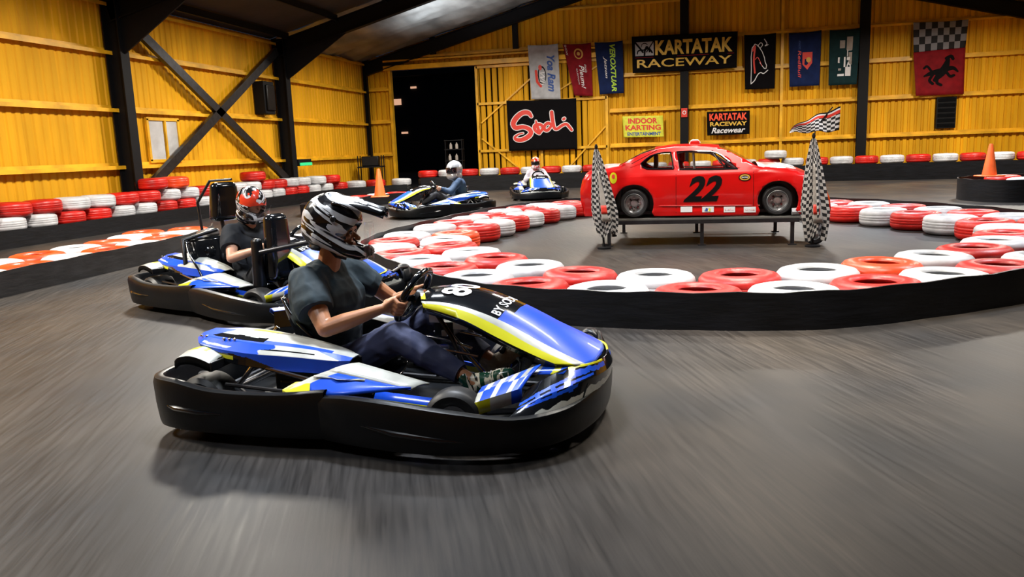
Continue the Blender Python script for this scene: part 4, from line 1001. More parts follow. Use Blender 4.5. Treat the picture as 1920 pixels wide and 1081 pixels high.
        # inner door strips beside the footwell
        b = MB(); a_ = [V((.05 + .1 * i, y0 * (.345 - .012 * i), .20 - .012 * i)) for i in range(5)]; c_ = [p + V((0, y0 * .03, -.03)) for p in a_]; d_ = [p + V((0, y0 * .045, -.065)) for p in a_]
        b.grid([a_, c_, d_], [Bl, Ye]); b.link('footwell_strip', k, solid=.006)
    # --- engine and small hardware
    b = MB(); b.box((-.30, -.36, .21), (.26, .16, .20), M['bplastic']); b.box((-.30, -.36, .24), (.20, .18, .05), M['dsteel']); b.box((-.22, -.45, .215), (.15, .03, .05), M['redmetal']); b.link('engine', k, bevel=.012)
    b = MB(); b.tube([(-.42, -.40, .16), (-.60, -.44, .17), (-.80, -.36, .24), (-.95, -.30, .22)], .024, M['dsteel'], 10); b.tube([(-.55, -.52, .19), (-.30, -.535, .20), (-.05, -.545, .20)], .018, M['dsteel'], 8); b.link('exhaust', k)
    b = MB(); b.box((-.32, .37, .20), (.28, .16, .2), M['bplastic']); b.link('fuel_tank', k, bevel=.03)
    # --- seat
    def seat(dx, dy, back=.60, nm='seat', m=M['bgloss']):
        prof = [(.0, .155, .17, .05), (-.10, .11, .18, .09), (-.24, .085, .195, .13), (-.38, .11, .205, .19), (-.47, .22, .21, .22), (-.525, .38, .21, .20), (-.56, .50, .20, .12), (-.585, back, .16, .05)]
        rows = []
        for x, z, hw, up in prof:
            back_ = x < -.45; row = []
            for j in range(15):
                t = -1 + 2 * j / 14; s = abs(t) ** 3
                row.append(V((dx + x + (s * up if back_ else 0), dy + t * hw, z + (0 if back_ else s * up))))
            rows.append(row)
        R2 = [cr([rows[i][j] for i in range(len(rows))], 26) for j in range(15)]
        b = MB(); b.grid(R2, m); return b.link(nm, k, solid=.012)
    seat(seat_dx, seat_dy)
    b = MB()
    for sg in (-1, 1): b.tube([(seat_dx - .55, seat_dy + sg * .19, .46), (seat_dx - .68, seat_dy + sg * .25, .26), (-.80, sg * .27, .12)], .012, M['chrome'], 8)
    b.link('seat_stay', k)
    if twin:
        seat(.10, -.26, .62)
        b = MB(); b.tube([(-.42, -.44, .30), (-.46, -.42, .62), (-.44, -.14, .68)], .018, M['dsteel'], 10); b.link('passenger_rail', k)
    # --- steering
    C0 = V((.125 + seat_dx, seat_dy, .60)); tv = V((.5, 0, .866)); nv = V((-.866, 0, .5)); yv = V((0, 1, 0))
    b = MB(); b.tube([C0 + (yv * math.cos(a) + tv * math.sin(a)) * (.145 if abs(math.sin(a)) < .93 else .138) for a in [2 * PI * i / 40 for i in range(40)]], .018, M['bgloss'], 12, closed=True)
    sw = b.link('steering_wheel', k)
    b = MB(); b.lathe([(0, .012), (.045, .008), (.055, -.02), (.03, -.035), (0, -.035)], M['bplastic'], 20, Matrix.Translation(C0 - nv * .02) @ nv.to_track_quat('Z', 'Y').to_matrix().to_4x4())
    for a in (R(0), R(180), R(-90)): b.bar(C0 - nv * .02, C0 + (yv * math.cos(a) + tv * math.sin(a)) * .14, .035, .008, M['bgloss'], up=nv)
    b.link('steering_hub', sw)
    b = MB(); b.tube([C0 - nv * .03, V((.52, 0, .16))], .013, M['chrome'], 10); b.link('steering_column', k)
    b = MB()
    for sg in (-1, 1): b.tube([(.26, sg * .10, .56), (.36, sg * .12, .42), (.52, sg * .20, .10)], .012, M['dsteel'], 8); b.tube([(.20, sg * .05, .40), (.34, sg * .09, .39), (.46, sg * .11, .36)], .008, M['chrome'], 8)
    b.box((.30, 0, .44), (.10, .12, .07), M['bplastic']); b.box((.26, -.05, .50), (.06, .05, .05), M['alu']); b.box((.40, -.09, .47), (.07, .03, .04), M['white']); b.box((.32, -.10, .43), (.03, .02, .03), M['alu']); b.link('steering_support', k, bevel=.005)
    b = MB(); b.tube([(.10, -.17, .35), (.24, -.17, .36), (.26, -.15, .37), (.50, -.14, .33)], .008, M['chrome'], 8); b.link('tie_rod', k)
    for sg in (-1, 1): b = MB(); b.tube([(.62, sg * .10, .08), (.64, sg * .11, .24), (.64, sg * .06, .27)], .009, M['chrome'], 8); b.link('pedal', k)
    # --- front fairing
    Fn = 29
    def fc(pts): return cr(pts, Fn)
    ctr = fc([(.19, 0, .630), (.34, 0, .637), (.50, 0, .615), (.68, 0, .545), (.86, 0, .450), (1.0, 0, .370), (1.075, 0, .325)])
    def sidec(sg):
        s0 = fc([(.20, sg * .10, .628), (.34, sg * .12, .632), (.50, sg * .12, .607), (.68, sg * .12, .537), (.86, sg * .13, .443), (1.0, sg * .12, .365), (1.07, sg * .11, .325)])
        s1 = fc([(.24, sg * .185, .605), (.36, sg * .20, .603), (.50, sg * .205, .575), (.66, sg * .205, .515), (.82, sg * .215, .435), (.96, sg * .22, .370), (1.045, sg * .215, .330)])
        s2 = fc([(.25, sg * .198, .597), (.37, sg * .218, .590), (.50, sg * .228, .560), (.65, sg * .238, .495), (.78, sg * .255, .430), (.90, sg * .265, .378), (1.00, sg * .262, .338)])
        s3 = fc([(.26, sg * .210, .580), (.37, sg * .240, .562), (.49, sg * .258, .528), (.62, sg * .270, .468), (.73, sg * .280, .420), (.84, sg * .288, .375), (.92, sg * .287, .345)])
        s4 = [p + V((-.01, -sg * .012, -.03)) for p in s3]
        return s0, s1, s2, s3, s4
    b = MB(); Lf = sidec(1); Rt = sidec(-1)
    rows = [Lf[4], Lf[3], Lf[2], Lf[1], Lf[0], ctr, Rt[0], Rt[1], Rt[2], Rt[3], Rt[4]]
    nb = 14; top = [Bk] * nb + [Bl] * (Fn - 1 - nb); topo = [Bk] * (nb - 1) + [Bl] * (Fn - nb)
    b.grid(rows, [Bk, Ye, Wh, topo, top, top, topo, Wh, Ye, Bk]); b.link('front_fairing', k, solid=.007, angle=60)
    def fsurf(u, v):   # u: 0 at far side .. 1 near side ; v: 0 front .. 1 rear along the black panel
        f = (1 - v) * (nb - 1); i = int(f); f -= i; cols = [Lf[1], Lf[0], ctr, Rt[0], Rt[1]]; g = u * 4; j = min(int(g), 3); g -= j
        i = min(i, Fn - 2); a = cols[j][i].lerp(cols[j][i + 1], f); c = cols[j + 1][i].lerp(cols[j + 1][i + 1], f); return a.lerp(c, g) + V((.002, 0, .006))
    b = MB(); put_text(b, number, fsurf, .80, .38, .22, .72, M['ink_w'], bold=.03); b.link('race_number', k, smooth=False)
    b = MB(); put_text(b, 'BY SODI', fsurf, .95, .0, .30, .09, M['ink_w'], bold=.02); b.link('lettering', k, smooth=False)
    b = MB(); f0 = [fsurf(.78 + .2 * i / 3, .93) for i in range(4)]; f1 = [fsurf(.78 + .2 * i / 3, 1.0) for i in range(4)]; b.grid([f0, f1], M['yel']); b.link('yellow_tab', k)
    # --- nose cone: sloping panels from the fairing down to the bumper, decals on both cheeks
    up = [(.80, -.40, .255), (.88, -.36, .300), (.97, -.28, .333), (1.055, -.20, .335), (1.09, -.10, .328), (1.10, 0, .325)]
    md_ = [(.80, -.53, .215), (.90, -.47, .255), (1.00, -.37, .275), (1.075, -.24, .280), (1.11, -.12, .275), (1.12, 0, .272)]
    lo = [(.78, -.60, .195), (.88, -.545, .185), (.985, -.44, .185), (1.065, -.28, .20), (1.10, -.14, .21), (1.11, 0, .215)]
    def full_(l, n=41): return cr([V(p) for p in l] + [V((p[0], -p[1], p[2])) for p in l[::-1][1:]], n)
    U, Mi, Lo = full_(up), full_(md_), full_(lo)
    def nc(u, v):
        a = min(u, 1 - u) * 2; h_ = 1 - v      # a: 0 at the rear of the cheek, 1 at the centre line; h_: height
        z_ = .10 * noise.noise(V((a * 16, 3, 2)))
        if h_ < .05 + .62 * max(0, a - .10) * (1 - max(0, a - .45) * 1.6) + z_ and h_ > .03: return M['white'] if noise.noise(V((a * 7, h_ * 5, 5))) > -.22 else Bk
        if .42 < h_ - .25 * a < .50 and a < .62: return Bl
        if .56 < h_ - .25 * a < .64 and a < .58: return Bl
        if .30 < h_ - .25 * a < .38 and .08 < a < .46: return Bl
        for q in (.16, .28, .40):
            if abs(a - q - .10 * (.5 - h_)) < .018 and .36 < h_ < .66 + .2 * a: return Bl
        if .44 < a < .84 and .70 < h_ - .1 * noise.noise(V((a * 18, 8, 2))) < .88: return Bl
        if h_ > .93 and .40 < a < .82: return Ye
        return Bk
    b = MB(); paint(b, [U, Mi, Lo], nc, int(150 * fine), int(30 * fine)); b.link('nose_cone', k, solid=.01, angle=60)
    def nsurf(sg):
        def f(u, v):  # u 0 rear .. 1 front on the cheek, v 0 bottom .. 1 top
            g = u * 19; i = min(int(g), 18); g -= i; idx = (lambda q: q) if sg < 0 else (lambda q: 40 - q)
            def at(c): return c[idx(i)].lerp(c[idx(i + 1)], g)
            p = at(Lo).lerp(at(Mi), v * 2) if v < .5 else at(Mi).lerp(at(U), v * 2 - 1)
            return p + V((.006, sg * .006, .006))
        return f
    for sg in (-1, 1):
        f = nsurf(sg)
        # footwell front panel between wheel and cheek
        b = MB(); r0 = [V((.60 + .028 * i, sg * (.40 - .010 * i), .262 + .010 * i)) for i in range(10)]; r1 = [V((.60 + .022 * i, sg * (.52 - .008 * i), .225 + .006 * i)) for i in range(10)]; r2 = [p + V((.004, sg * .012, -.055)) for p in r1]
        rm = [r0[i].lerp(r1[i], .5) + V((0, 0, .008)) for i in range(10)]
        b.grid([r0, rm, r1, r2], [[M['white'] if i % 2 else Bl for i in range(9)], [Bl if i % 3 else M['white'] for i in range(9)], [Ye] * 3 + [M['white']] * 4 + [Bl] * 2]); b.link('front_side_panel', k, solid=.006)
        b = MB(); r0 = [V((.80 + .03 * i, sg * (.26 - .003 * i), .335 + .001 * i)) for i in range(7)]; r1 = [p + V((-.02, sg * .085, -.025)) for p in r0]
        b.grid([r0, r1], [[M['alu'], M['white'], Bl, Bl, M['yel'], Bl]]); b.link('inner_panel', k, solid=.004)
        b = MB(); b.tube([(.90, sg * .52, .20), (.98, sg * .50, .31), (1.00, sg * .40, .325), (1.02, sg * .30, .30)] if sg > 0 else [(1.04, -.33, .20), (1.05, -.30, .24), (1.055, -.27, .27)], .012 if sg > 0 else .006, M['bplastic'], 8); b.link('bumper_hoop', k)
    # far front guard arch above the bumper
    b = MB(); rows = []
    for i in range(15):
        a = PI * i / 14; rows.append([V((.93 + .09 * -math.cos(a), .50 + .03 * math.cos(a) + o_, .19 + .15 * math.sin(a) - abs(o_) * .3)) for o_ in (-.05, -.02, .02, .05)])
    b.grid(rows, M['bplastic']); b.link('wheel_guard', k, solid=.012)
    return k

k1 = kart('go_kart', (-1.50, 3.72, 0), R(-3), 'nearest blue, white and yellow go-kart with black bumper and number 80', fine=2.8)
k2 = kart('go_kart', (-3.76, 6.46, 0), R(-22), 'black-bumpered twin-seat go-kart behind the nearest kart', scale=(1.15, 1.2, 1.0), number='10', seat_dx=.2, seat_dy=.08, twin=True)
# the twin kart carries a head rest frame, mirror and a tall black passenger seat back
b = MB(); 
def pad(name, c, d, parent, m, rotz=0, bev=.05, rot=None):
    b = MB(); b.box(c, d, m, rot=rot or Matrix.Rotation(rotz, 3, 'Z'), taper=.8); o = b.link(name, parent, bevel=bev); 
    for md in o.modifiers: md.segments = 5
    return o
iv = k2.matrix_basis.inverted()
def k2p(x, y, z): return iv @ V((x, y, z))
c = k2p(-4.28, 6.65, .93); pad('head_rest', c, (.12, .27, .36), k2, M['bgloss'], bev=.06)
b = MB(); a_ = k2p(-4.60, 6.75, .62); b.tube([k2p(-4.58, 6.7, .62), k2p(-4.60, 6.7, .92), k2p(-4.48, 6.75, 1.12), k2p(-4.22, 6.7, 1.13)], .012, M['dsteel'], 8); b.tube([k2p(-4.58, 6.7, .62), k2p(-4.35, 6.6, .58), k2p(-4.28, 6.5, .40)], .012, M['dsteel'], 8); b.tube([k2p(-4.30, 6.6, .80), k2p(-4.25, 6.6, .35)], .016, M['dsteel'], 8); b.link('head_rest_frame', k2)
mr_ = MB(); mr_.box(k2p(-4.42, 6.55, .64), (.17, .12, .08), M['alu'], rot=Matrix.Rotation(R(-10), 3, 'Y')); mr_.link('mirror', k2, bevel=.025)
c = k2p(-3.36, 5.92, .58); pad('passenger_seat_back', c, (.13, .22, .56), k2, M['bgloss'], bev=.06, rot=Matrix.Rotation(R(0), 3, 'Y'))
c = k2p(-3.48, 5.80, .46); pad('side_bolster', c, (.10, .08, .42), k2, M['bplastic'], bev=.035)
b = MB(); b.tube([k2p(-3.42, 5.75, .56), k2p(-3.2, 5.75, .60), k2p(-2.95, 5.8, .64)], .022, M['dsteel'], 10); b.link('side_bar', k2)
hm = MB(); hm.lathe([(0, .07), (.05, .06), (.075, .02), (.075, -.03), (.05, -.07), (0, -.075)], M['bgloss'], 20, Matrix.Translation(k2p(-4.38, 6.45, .48))); hm.link('filter_housing', k2)
k3 = kart('go_kart', (-5.15, 15.9, 0), R(-152), 'blue and yellow go-kart heading left driven by the silver-helmeted person', number='7', fine=.6)
k4 = kart('go_kart', (-4.05, 20.9, 0), R(-72), 'most distant go-kart, coming towards the camera below the black banner', number='12', fine=.5, scale=(1.0, 1.05, 1.0))

# ================================================================== PEOPLE
C0 = V((.125, 0, .60)); TV = V((.5, 0, .866)); NV = V((-.866, 0, .5))
def fold(scale, amp, st=(1, 1, 1), seed=0.0):
    def f(p):
        q = V((p.x * st[0] * scale + seed, p.y * st[1] * scale, p.z * st[2] * scale)); a = noise.noise(q); return amp * (1 - abs(a) * 3.2) + amp * .4 * noise.noise(q * 2.3)
    return f
def hand(P, sg, ang, wrist, fine):
    """five fingers closed round the rim; sg -1 near hand, +1 far hand; returns capsule list"""
    out = (V((0, sg, 0)) * math.cos(R(ang)) + TV * math.sin(R(ang))).normalized(); G = C0 + out * .145; t = NV.cross(out).normalized()
    if t.z < 0: t = -t
    kn = []
    lens = (1.0, 1.08, 1.0, .84)
    for i in range(4):
        off = .034 - .0225 * i; K_ = G + NV * .030 + out * .024 + t * off * 1.05; a = G + out * .036 - NV * .002 + t * off; b_ = G - NV * .026 * lens[i] + out * .016 + t * off; c = G - NV * .024 - out * .012 * lens[i] + t * off
        r = (.0105, .011, .0105, .009)[i]; P += [('c', K_, a, r + .001, r), ('c', a, b_, r, r * .92), ('c', b_, c, r * .92, r * .8)]; kn.append(K_)
    for i, K_ in enumerate(kn): P.append(('c', wrist.lerp(K_, .25), K_, .017, .0125))
    P.append(('c', wrist, (kn[1] + kn[2]) / 2 + NV * .004, .024, .018))
    tb = wrist.lerp(kn[0], .45) + NV * .012 - out * .010; t1 = G + NV * .030 + t * .030 - out * .012; t2 = G + NV * .014 + t * .052 - out * .016
    P += [('c', tb, t1, .0155, .0125), ('c', t1, t2, .0125, .0095)]
    return G
def helmet_full(p, m, visor_m, c, tilt, yaw, face=True):
    h = empty('helmet', c); h.parent = p; h.rotation_euler = (0, R(tilt), R(yaw))
    cuts = [('e', V((.12, 0, -.005)), (.10, .095, .045)), ('e', V((-.01, 0, -.05)), (.105, .085, .12))]
    organic('shell', [('e', V((-.01, 0, .015)), (.155, .125, .150)), ('c', V((-.02, -.03, -.10)), V((-.02, .03, -.10)), .095, .095), ('c', V((.07, -.035, -.095)), V((.07, .035, -.095)), .068, .068)], m, h, .008, 5, cuts)
    rows = []
    for j in range(7):
        v = -.045 + .10 * j / 6; rows.append([V((-.01 + (.160 * math.cos(a)) * (1 - v * v * 6), .128 * math.sin(a), v)) for a in [R(-62 + 124 * i / 16) for i in range(17)]])
    b = MB(); b.grid(rows, visor_m)
    if visor_m: b.link('visor', h, solid=.002)
    return h
def person(root_loc, rz, label, o):
    p = empty('person', root_loc, rz, label, 'person', 'kart drivers'); vx = o.get('voxel', .009); fine = o.get('fine', False)
    sk = o.get('skin', M['skin2']); hy = o.get('head_yaw', 0); lean = o.get('lean', 0)
    wn_ = V((.035, -.195, .565)); wf_ = V((.035, .195, .575)); elN = V((-.215, -.305, .485)); elF = V((-.12, .315, .50)); shN = V((-.385, -.175, .695)); shF = V((-.335, .18, .705))
    HC = V((-.275, -.01, .915))
    P = []
    # neck, hidden trunk, arms
    P += [('c', V((-.355, 0, .70)), V((-.325, -.005, .80)), .062, .058), ('c', V((-.325, -.005, .80)), V((-.30, -.01, .86)), .058, .060), ('c', V((-.33, 0, .30)), V((-.385, 0, .60)), .11, .11),
          ('c', shN, V((-.315, -.22, .60)), .056, .056), ('c', V((-.315, -.22, .60)), elN, .056, .042), ('c', elN, elN.lerp(wn_, .35), .042, .043), ('c', elN.lerp(wn_, .35), wn_, .043, .025),
          ('c', shF, V((-.24, .24, .62)), .052, .048), ('c', V((-.24, .24, .62)), elF, .048, .040), ('c', elF, elF.lerp(wf_, .35), .041, .039), ('c', elF.lerp(wf_, .35), wf_, .039, .024)]
    hipN, hipF = V((-.28, -.10, .22)), V((-.28, .10, .22)); knN, knF = V((.11, -.185, .425)), V((.15, .15, .45)); anN, anF = V((.475, -.225, .245)), V((.49, .10, .25))
    P += [('c', hipN, knN, .06, .045), ('c', knN, anN, .045, .030), ('c', hipF, knF, .06, .045), ('c', knF, anF, .045, .030), ('c', hipN, hipF, .08, .08), ('c', V((-.3, 0, .25)), V((-.33, 0, .35)), .10, .10), ('c', anN, V((.52, -.23, .22)), .030, .032), ('c', anF, V((.53, .10, .22)), .030, .032)]
    P.append(('e', HC + V((0, 0, .01)), (.092, .073, .105)))      # head
    P.append(('c', HC + V((.03, 0, -.06)), HC + V((.05, 0, -.085)), .052, .036))   # jaw
    q = Euler((0, 0, R(hy))).to_matrix()
    def hp(x, y, z): return HC + q @ V((x, y, z))
    if fine:
        P += [('c', hp(.086, 0, .005), hp(.112, 0, -.026), .008, .0135), ('c', hp(.082, -.036, .026), hp(.086, .036, .026), .011, .011), ('c', hp(.082, -.016, -.052), hp(.082, .016, -.052), .010, .010), ('c', hp(.080, -.016, -.064), hp(.080, .016, -.064), .0105, .0105),
              ('c', hp(.072, -.044, -.012), hp(.052, -.058, -.02), .018, .018), ('c', hp(.072, .044, -.012), hp(.052, .058, -.02), .018, .018), ('c', hp(.07, 0, -.085), hp(.082, 0, -.088), .020, .016)]
        P += [('c', hp(.104, -.009, -.028), hp(.102, -.011, -.030), .007, .007), ('c', hp(.104, .009, -.028), hp(.102, .011, -.030), .007, .007)]
    else: P += [('c', hp(.085, 0, 0), hp(.104, 0, -.025), .009, .013)]
    hand(P, -1, -14, wn_, fine); hand(P, 1, -14, wf_, fine)
    organic('body', P, sk, p, .0042 if fine else vx * .75, 2 if fine else 1)
    if fine:
        for sy in (-1, 1):
            b = MB(); b.lathe([(.0001, .0115), (.006, .0098), (.0098, .006), (.0115, 0), (.0098, -.006), (.006, -.0098), (.0001, -.0115)], M['eyew'], 14, Matrix.Translation(hp(.0785, sy * .030, .003))); e_ = b.link('eye', p)
            b = MB(); b.lathe([(0, .0022), (.004, .0014), (.0055, 0)], M['eyek'], 12, Matrix.Translation(hp(.0888, sy * .031, .002)) @ Matrix.Rotation(R(90), 4, 'Y')); b.link('iris', e_)
            b = MB(); b.tube([hp(.090, sy * .016, .022), hp(.090, sy * .032, .028), hp(.078, sy * .048, .022)], [.0035, .0045, .002], M['brow'], 6); b.link('eyebrow', p)
            b = MB(); b.tube([hp(.088, sy * .020, .010), hp(.0905, sy * .031, .0145), hp(.082, sy * .043, .009)], [.0025, .003, .002], M['brow'], 6); b.link('eyelid', p)
    # shirt
    S = [('c', V((-.31, -.05, .25)), V((-.31, .05, .25)), .145, .145), ('c', V((-.345, -.055, .42)), V((-.345, .055, .42)), .142, .142), ('c', V((-.365, -.075, .56)), V((-.355, .075, .56)), .150, .150), ('c', V((-.395, -.11, .63)), V((-.37, .11, .635)), .118, .118), ('c', V((-.41, -.10, .52)), V((-.41, .10, .52)), .10, .10),
         ('c', V((-.385, -.02, .685)), V((-.38, .02, .685)), .095, .095), ('c', shN, shF, .070, .070), ('c', V((-.38, -.045, .725)), V((-.37, .045, .725)), .060, .060)]
    sl = o.get('sleeve', .58); longs = o.get('long', False)
    if longs:
        S += [('c', shN, elN, .075, .062), ('c', elN, wn_, .062, .036), ('c', shF, elF, .075, .062), ('c', elF, wf_, .062, .036)]
        cut = [('e', wn_.lerp(V((.1, -.18, .6)), .55), (.03, .05, .05))] if False else []
    else:
        S += [('c', V((-.38, -.15, .66)), V((-.35, -.13, .56)), .10, .11), ('c', shN, shN.lerp(V((-.315, -.235, .595)), .5), .078, .086), ('c', shN.lerp(V((-.315, -.235, .595)), .5), V((-.305, -.242, .580)), .088, .092), ('c', shF, V((-.222, .25, .605)), .076, .076)]
        cut = []
        e = (V((-.295, -.242, .580)) - shN).normalized(); q1 = e.to_track_quat('Z', 'Y').to_euler(); cc = V((-.305, -.242, .580)) + e * .082
        cut.append(('b', cc, (.26, .26, .11), q1)); e = (V((-.222, .25, .605)) - shF).normalized(); q2 = e.to_track_quat('Z', 'Y').to_euler(); cut.append(('b', V((-.222, .25, .605)) + e * .075, (.22, .22, .10), q2))
    cut.append(('e', V((-.335, -.003, .808)), (.070, .067, .046)))
    fd = (lambda p: fold(7, .008, (1.3, .8, .9))(V((p.x + .6 * p.z, p.y, p.z * .6))) + fold(16, .003, (1, 1, .5), 3)(p)) if fine else fold(9, .006, (1, .8, .45))
    organic('shirt', S, o['shirt'], p, .0065 if fine else vx, 9, cut, fd)
    # trousers
    T = [('c', V((-.32, -.06, .20)), V((-.32, .06, .20)), .125, .125), ('c', hipN, hipN.lerp(knN, .5), .098, .088), ('c', hipN.lerp(knN, .5), knN, .088, .073), ('c', knN, knN.lerp(anN, .4), .073, .068), ('c', knN.lerp(anN, .4), knN.lerp(anN, .88), .068, .050),
         ('c', hipF, hipF.lerp(knF, .5), .098, .086), ('c', hipF.lerp(knF, .5), knF, .086, .072), ('c', knF, knF.lerp(anF, .4), .072, .064), ('c', knF.lerp(anF, .4), knF.lerp(anF, .88), .064, .050)]
    cut = []
    for kn_, an_ in ((knN, anN), (knF, anF)):
        e = (an_ - kn_).normalized(); cut.append(('b', kn_.lerp(an_, .885) + e * .05, (.16, .16, .10), e.to_track_quat('Z', 'Y').to_euler()))
    organic('trousers', T, o['trousers'], p, .0065 if fine else vx, 4, cut, fold(11, .005, (.9, 1.2, .9), 4.0))
    # shoes
    for nm, an_, m_, d in (('near', anN, o.get('shoe1', M['greenshoe']), V((.9, 0, .42))), ('far', anF, o.get('shoe2', M['beige']), V((.75, 0, .66)))):
        d = d.normalized(); heel = an_ + V((.015, 0, -.055)); u_ = V((-d.z, 0, d.x))
        sh_ = organic('shoe', [('c', heel, heel + d * .09 + u_ * .01, .040, .041), ('c', heel + d * .09 + u_ * .005, heel + d * .17, .041, .040), ('c', heel + d * .17, heel + d * .205 - u_ * .004, .040, .032), ('c', heel + u_ * .03, heel + u_ * .062 + V((-.006, 0, 0)), .038, .036), ('c', heel + u_ * .045, heel + d * .10 + u_ * .02, .034, .030)], m_, p, .006, 3)
        b = MB(); b.tube([heel - u_ * .036 - d * .012, heel + d * .10 - u_ * .036, heel + d * .21 - u_ * .030], [.018, .020, .016], M['ink_w'] if nm == 'near' else M['bplastic'], 8); b.link('sole', sh_)
        if fine:
            for i in range(4):
                c_ = heel + d * (.075 + .028 * i) + u_ * (.046 - .004 * i); b = MB(); b.tube([c_ + V((0, -.022, -.004)), c_ + u_ * .006, c_ + V((0, .022, -.004))], .0035, M['ink_w'], 6); b.link('lace', sh_)
    return p, HC
k1m = k1.matrix_basis
p1, HC = person((-1.50, 3.72, 0), R(-3), 'driver in teal grey T-shirt and navy trousers steering the nearest kart, black and white helmet', dict(shirt=M['tee'], trousers=M['chino'], skin=M['skin'], fine=True, head_yaw=8, shoe1=M['shoe_stripe'], shoe2=M['beige']))
b = MB(); b.tube([(.555, .065, .30), (.565, .11, .325), (.555, .155, .30)], .014, M['brow'], 8); b.link('shoe_strap', p1)
# open-face off-road helmet of the main driver
h = empty('helmet', HC + V((0, 0, .012))); h.parent = p1; h.rotation_euler = (0, R(3), R(7)); h.scale = (.96, .97, .97)
cuts = [('e', V((.140, 0, -.006)), (.122, .094, .060)), ('b', V((.165, 0, -.018)), (.125, .26, .120), Euler((0, R(22), 0))), ('e', V((.0, 0, -.035)), (.118, .092, .125)), ('e', V((-.02, 0, -.175)), (.12, .095, .095)), ('b', V((-.12, 0, -.165)), (.30, .4, .12), Euler((0, R(12), 0)))]
organic('shell', [('e', V((-.022, 0, .055)), (.165, .130, .150)), ('e', V((-.045, 0, .010)), (.148, .126, .115)),
                  ('c', V((-.06, -.075, -.015)), V((.07, -.064, -.090)), .058, .038), ('c', V((-.06, .075, -.015)), V((.07, .064, -.090)), .058, .038),
                  ('c', V((.07, -.064, -.090)), V((.145, -.028, -.115)), .038, .033), ('c', V((.07, .064, -.090)), V((.145, .028, -.115)), .038, .033), ('c', V((.145, -.028, -.115)), V((.145, .028, -.115)), .033, .033),
                  ('c', V((.10, -.05, -.088)), V((.158, -.02, -.098)), .026, .024), ('c', V((.10, .05, -.088)), V((.158, .02, -.098)), .026, .024)], M['helmet1'], h, .005, 6, cuts)
b = MB(); rows = []    # peak
for i in range(13):
    t = i / 12; x = .015 + .255 * t; z = .185 - .02 * t - .045 * t * t; hw = .105 * (1 - .62 * t ** 2)
    rows.append([V((x + .018 * (1 - s * s) * t, hw * s, z - .030 * s * s * (1 + .3 * t) + .006 * math.cos(s * 9))) for s in [-1 + 2 * j / 14 for j in range(15)]])
b.grid(rows, M['helmet1']); b.link('peak', h, solid=.007, angle=60)
b = MB(); b.grid([[p + V((.0, 0, -.009)) for p in r[1:-1]] for r in rows[:-1]], M['bgloss']); b.link('peak_lining', h, solid=.003)
b = MB(); b.tube([V((.170, .032 * s, -.104 + .006 * math.cos(s * 2))) for s in (-1.2, -.6, 0, .6, 1.2)], [.022, .032, .035, .032, .022], M['bplastic'], 12); b.link('mouth_guard', h)
for zz in (-.116, -.103, -.090):
    b = MB(); b.tube([V((.200, .020 * s, zz)) for s in (-1, 0, 1)], .004, M['dsteel'], 6); b.link('vent_bar', h)
b = MB(); rows = []
for j in range(9):
    v = j / 8; rows.append([V((.178 + .022 * (1 - s * s), .075 * s, .06 - .205 * v)) for s in [-1 + 2 * i / 10 for i in range(11)]])
b.grid(rows, M['visor']); b.link('clear_visor', h, solid=.0015)
for sy in (-1, 1):
    b = MB(); b.lathe([(0, .008), (.012, .006), (.016, 0)], M['dsteel'], 14, Matrix.Translation(V((.03, sy * .128, .075))) @ Matrix.Rotation(-sy * PI / 2, 4, 'X')); b.link('peak_screw', h)
b = MB(); b.tube([V((-.02, -.075, -.08)), V((.02, -.065, -.125)), V((.045, 0, -.145)), V((.02, .065, -.125)), V((-.02, .075, -.08))], .008, M['bplastic'], 6); b.link('chin_strap', h)
b = MB(); b.tube([V((-.07, .090 * math.sin(a), -.078)) + V((-.055 * math.cos(a), 0, 0)) for a in [R(-100 + 200 * i / 14) for i in range(15)]], .018, M['bplastic'], 8); b.link('neck_roll', h)
# passenger-side driver in the twin kart
p2, HC2 = person((-3.60, 6.30, -.02), R(-24), 'driver in black T-shirt with red, white and black helmet in the twin-seat kart', dict(shirt=M['tee_black'], trousers=M['darktr'], skin=M['skin2'], head_yaw=0, voxel=.010))
h2 = helmet_full(p2, M['helmet2'], None, HC2 + V((0, 0, .015)), 18, -6)
# raised dark visor edge
b = MB(); rows = []
for j in range(6):
    v = -.075 + .11 * j / 5; rows.append([V((.012 + .185 * math.cos(a), .150 * math.sin(a), v - .02)) for a in [R(-62 + 124 * i / 16) for i in range(17)]])
b.grid(rows, M['visor']); b.link('visor', h2, solid=.003)
b = MB(); b.tube([V((.012 + .187 * math.cos(a), .152 * math.sin(a), -.10)) for a in [R(-62 + 124 * i / 16) for i in range(17)]], .008, M['bgloss'], 8); b.link('visor_edge', h2)
p3, HC3 = person((-5.12, 15.9, 0), R(-152), 'driver in navy long-sleeved top and plain silver full-face helmet', dict(shirt=M['navy'], trousers=M['darktr'], skin=M['skin2'], long=True, voxel=.014))
h3 = helmet_full(p3, M['silver'], M['darkvisor'], HC3 + V((0, 0, .02)), 4, 38); h3.scale = (1.25, 1.25, 1.2)
p4, HC4 = person((-4.05, 20.9, 0), R(-72), 'driver in white top with red, white and orange helmet in the most distant kart', dict(shirt=M['wshirt'], trousers=M['darktr'], skin=M['skin2'], long=True, voxel=.016))
h4 = helmet_full(p4, M['helmet4'], M['darkvisor'], HC4 + V((0, 0, .02)), 4, -10)

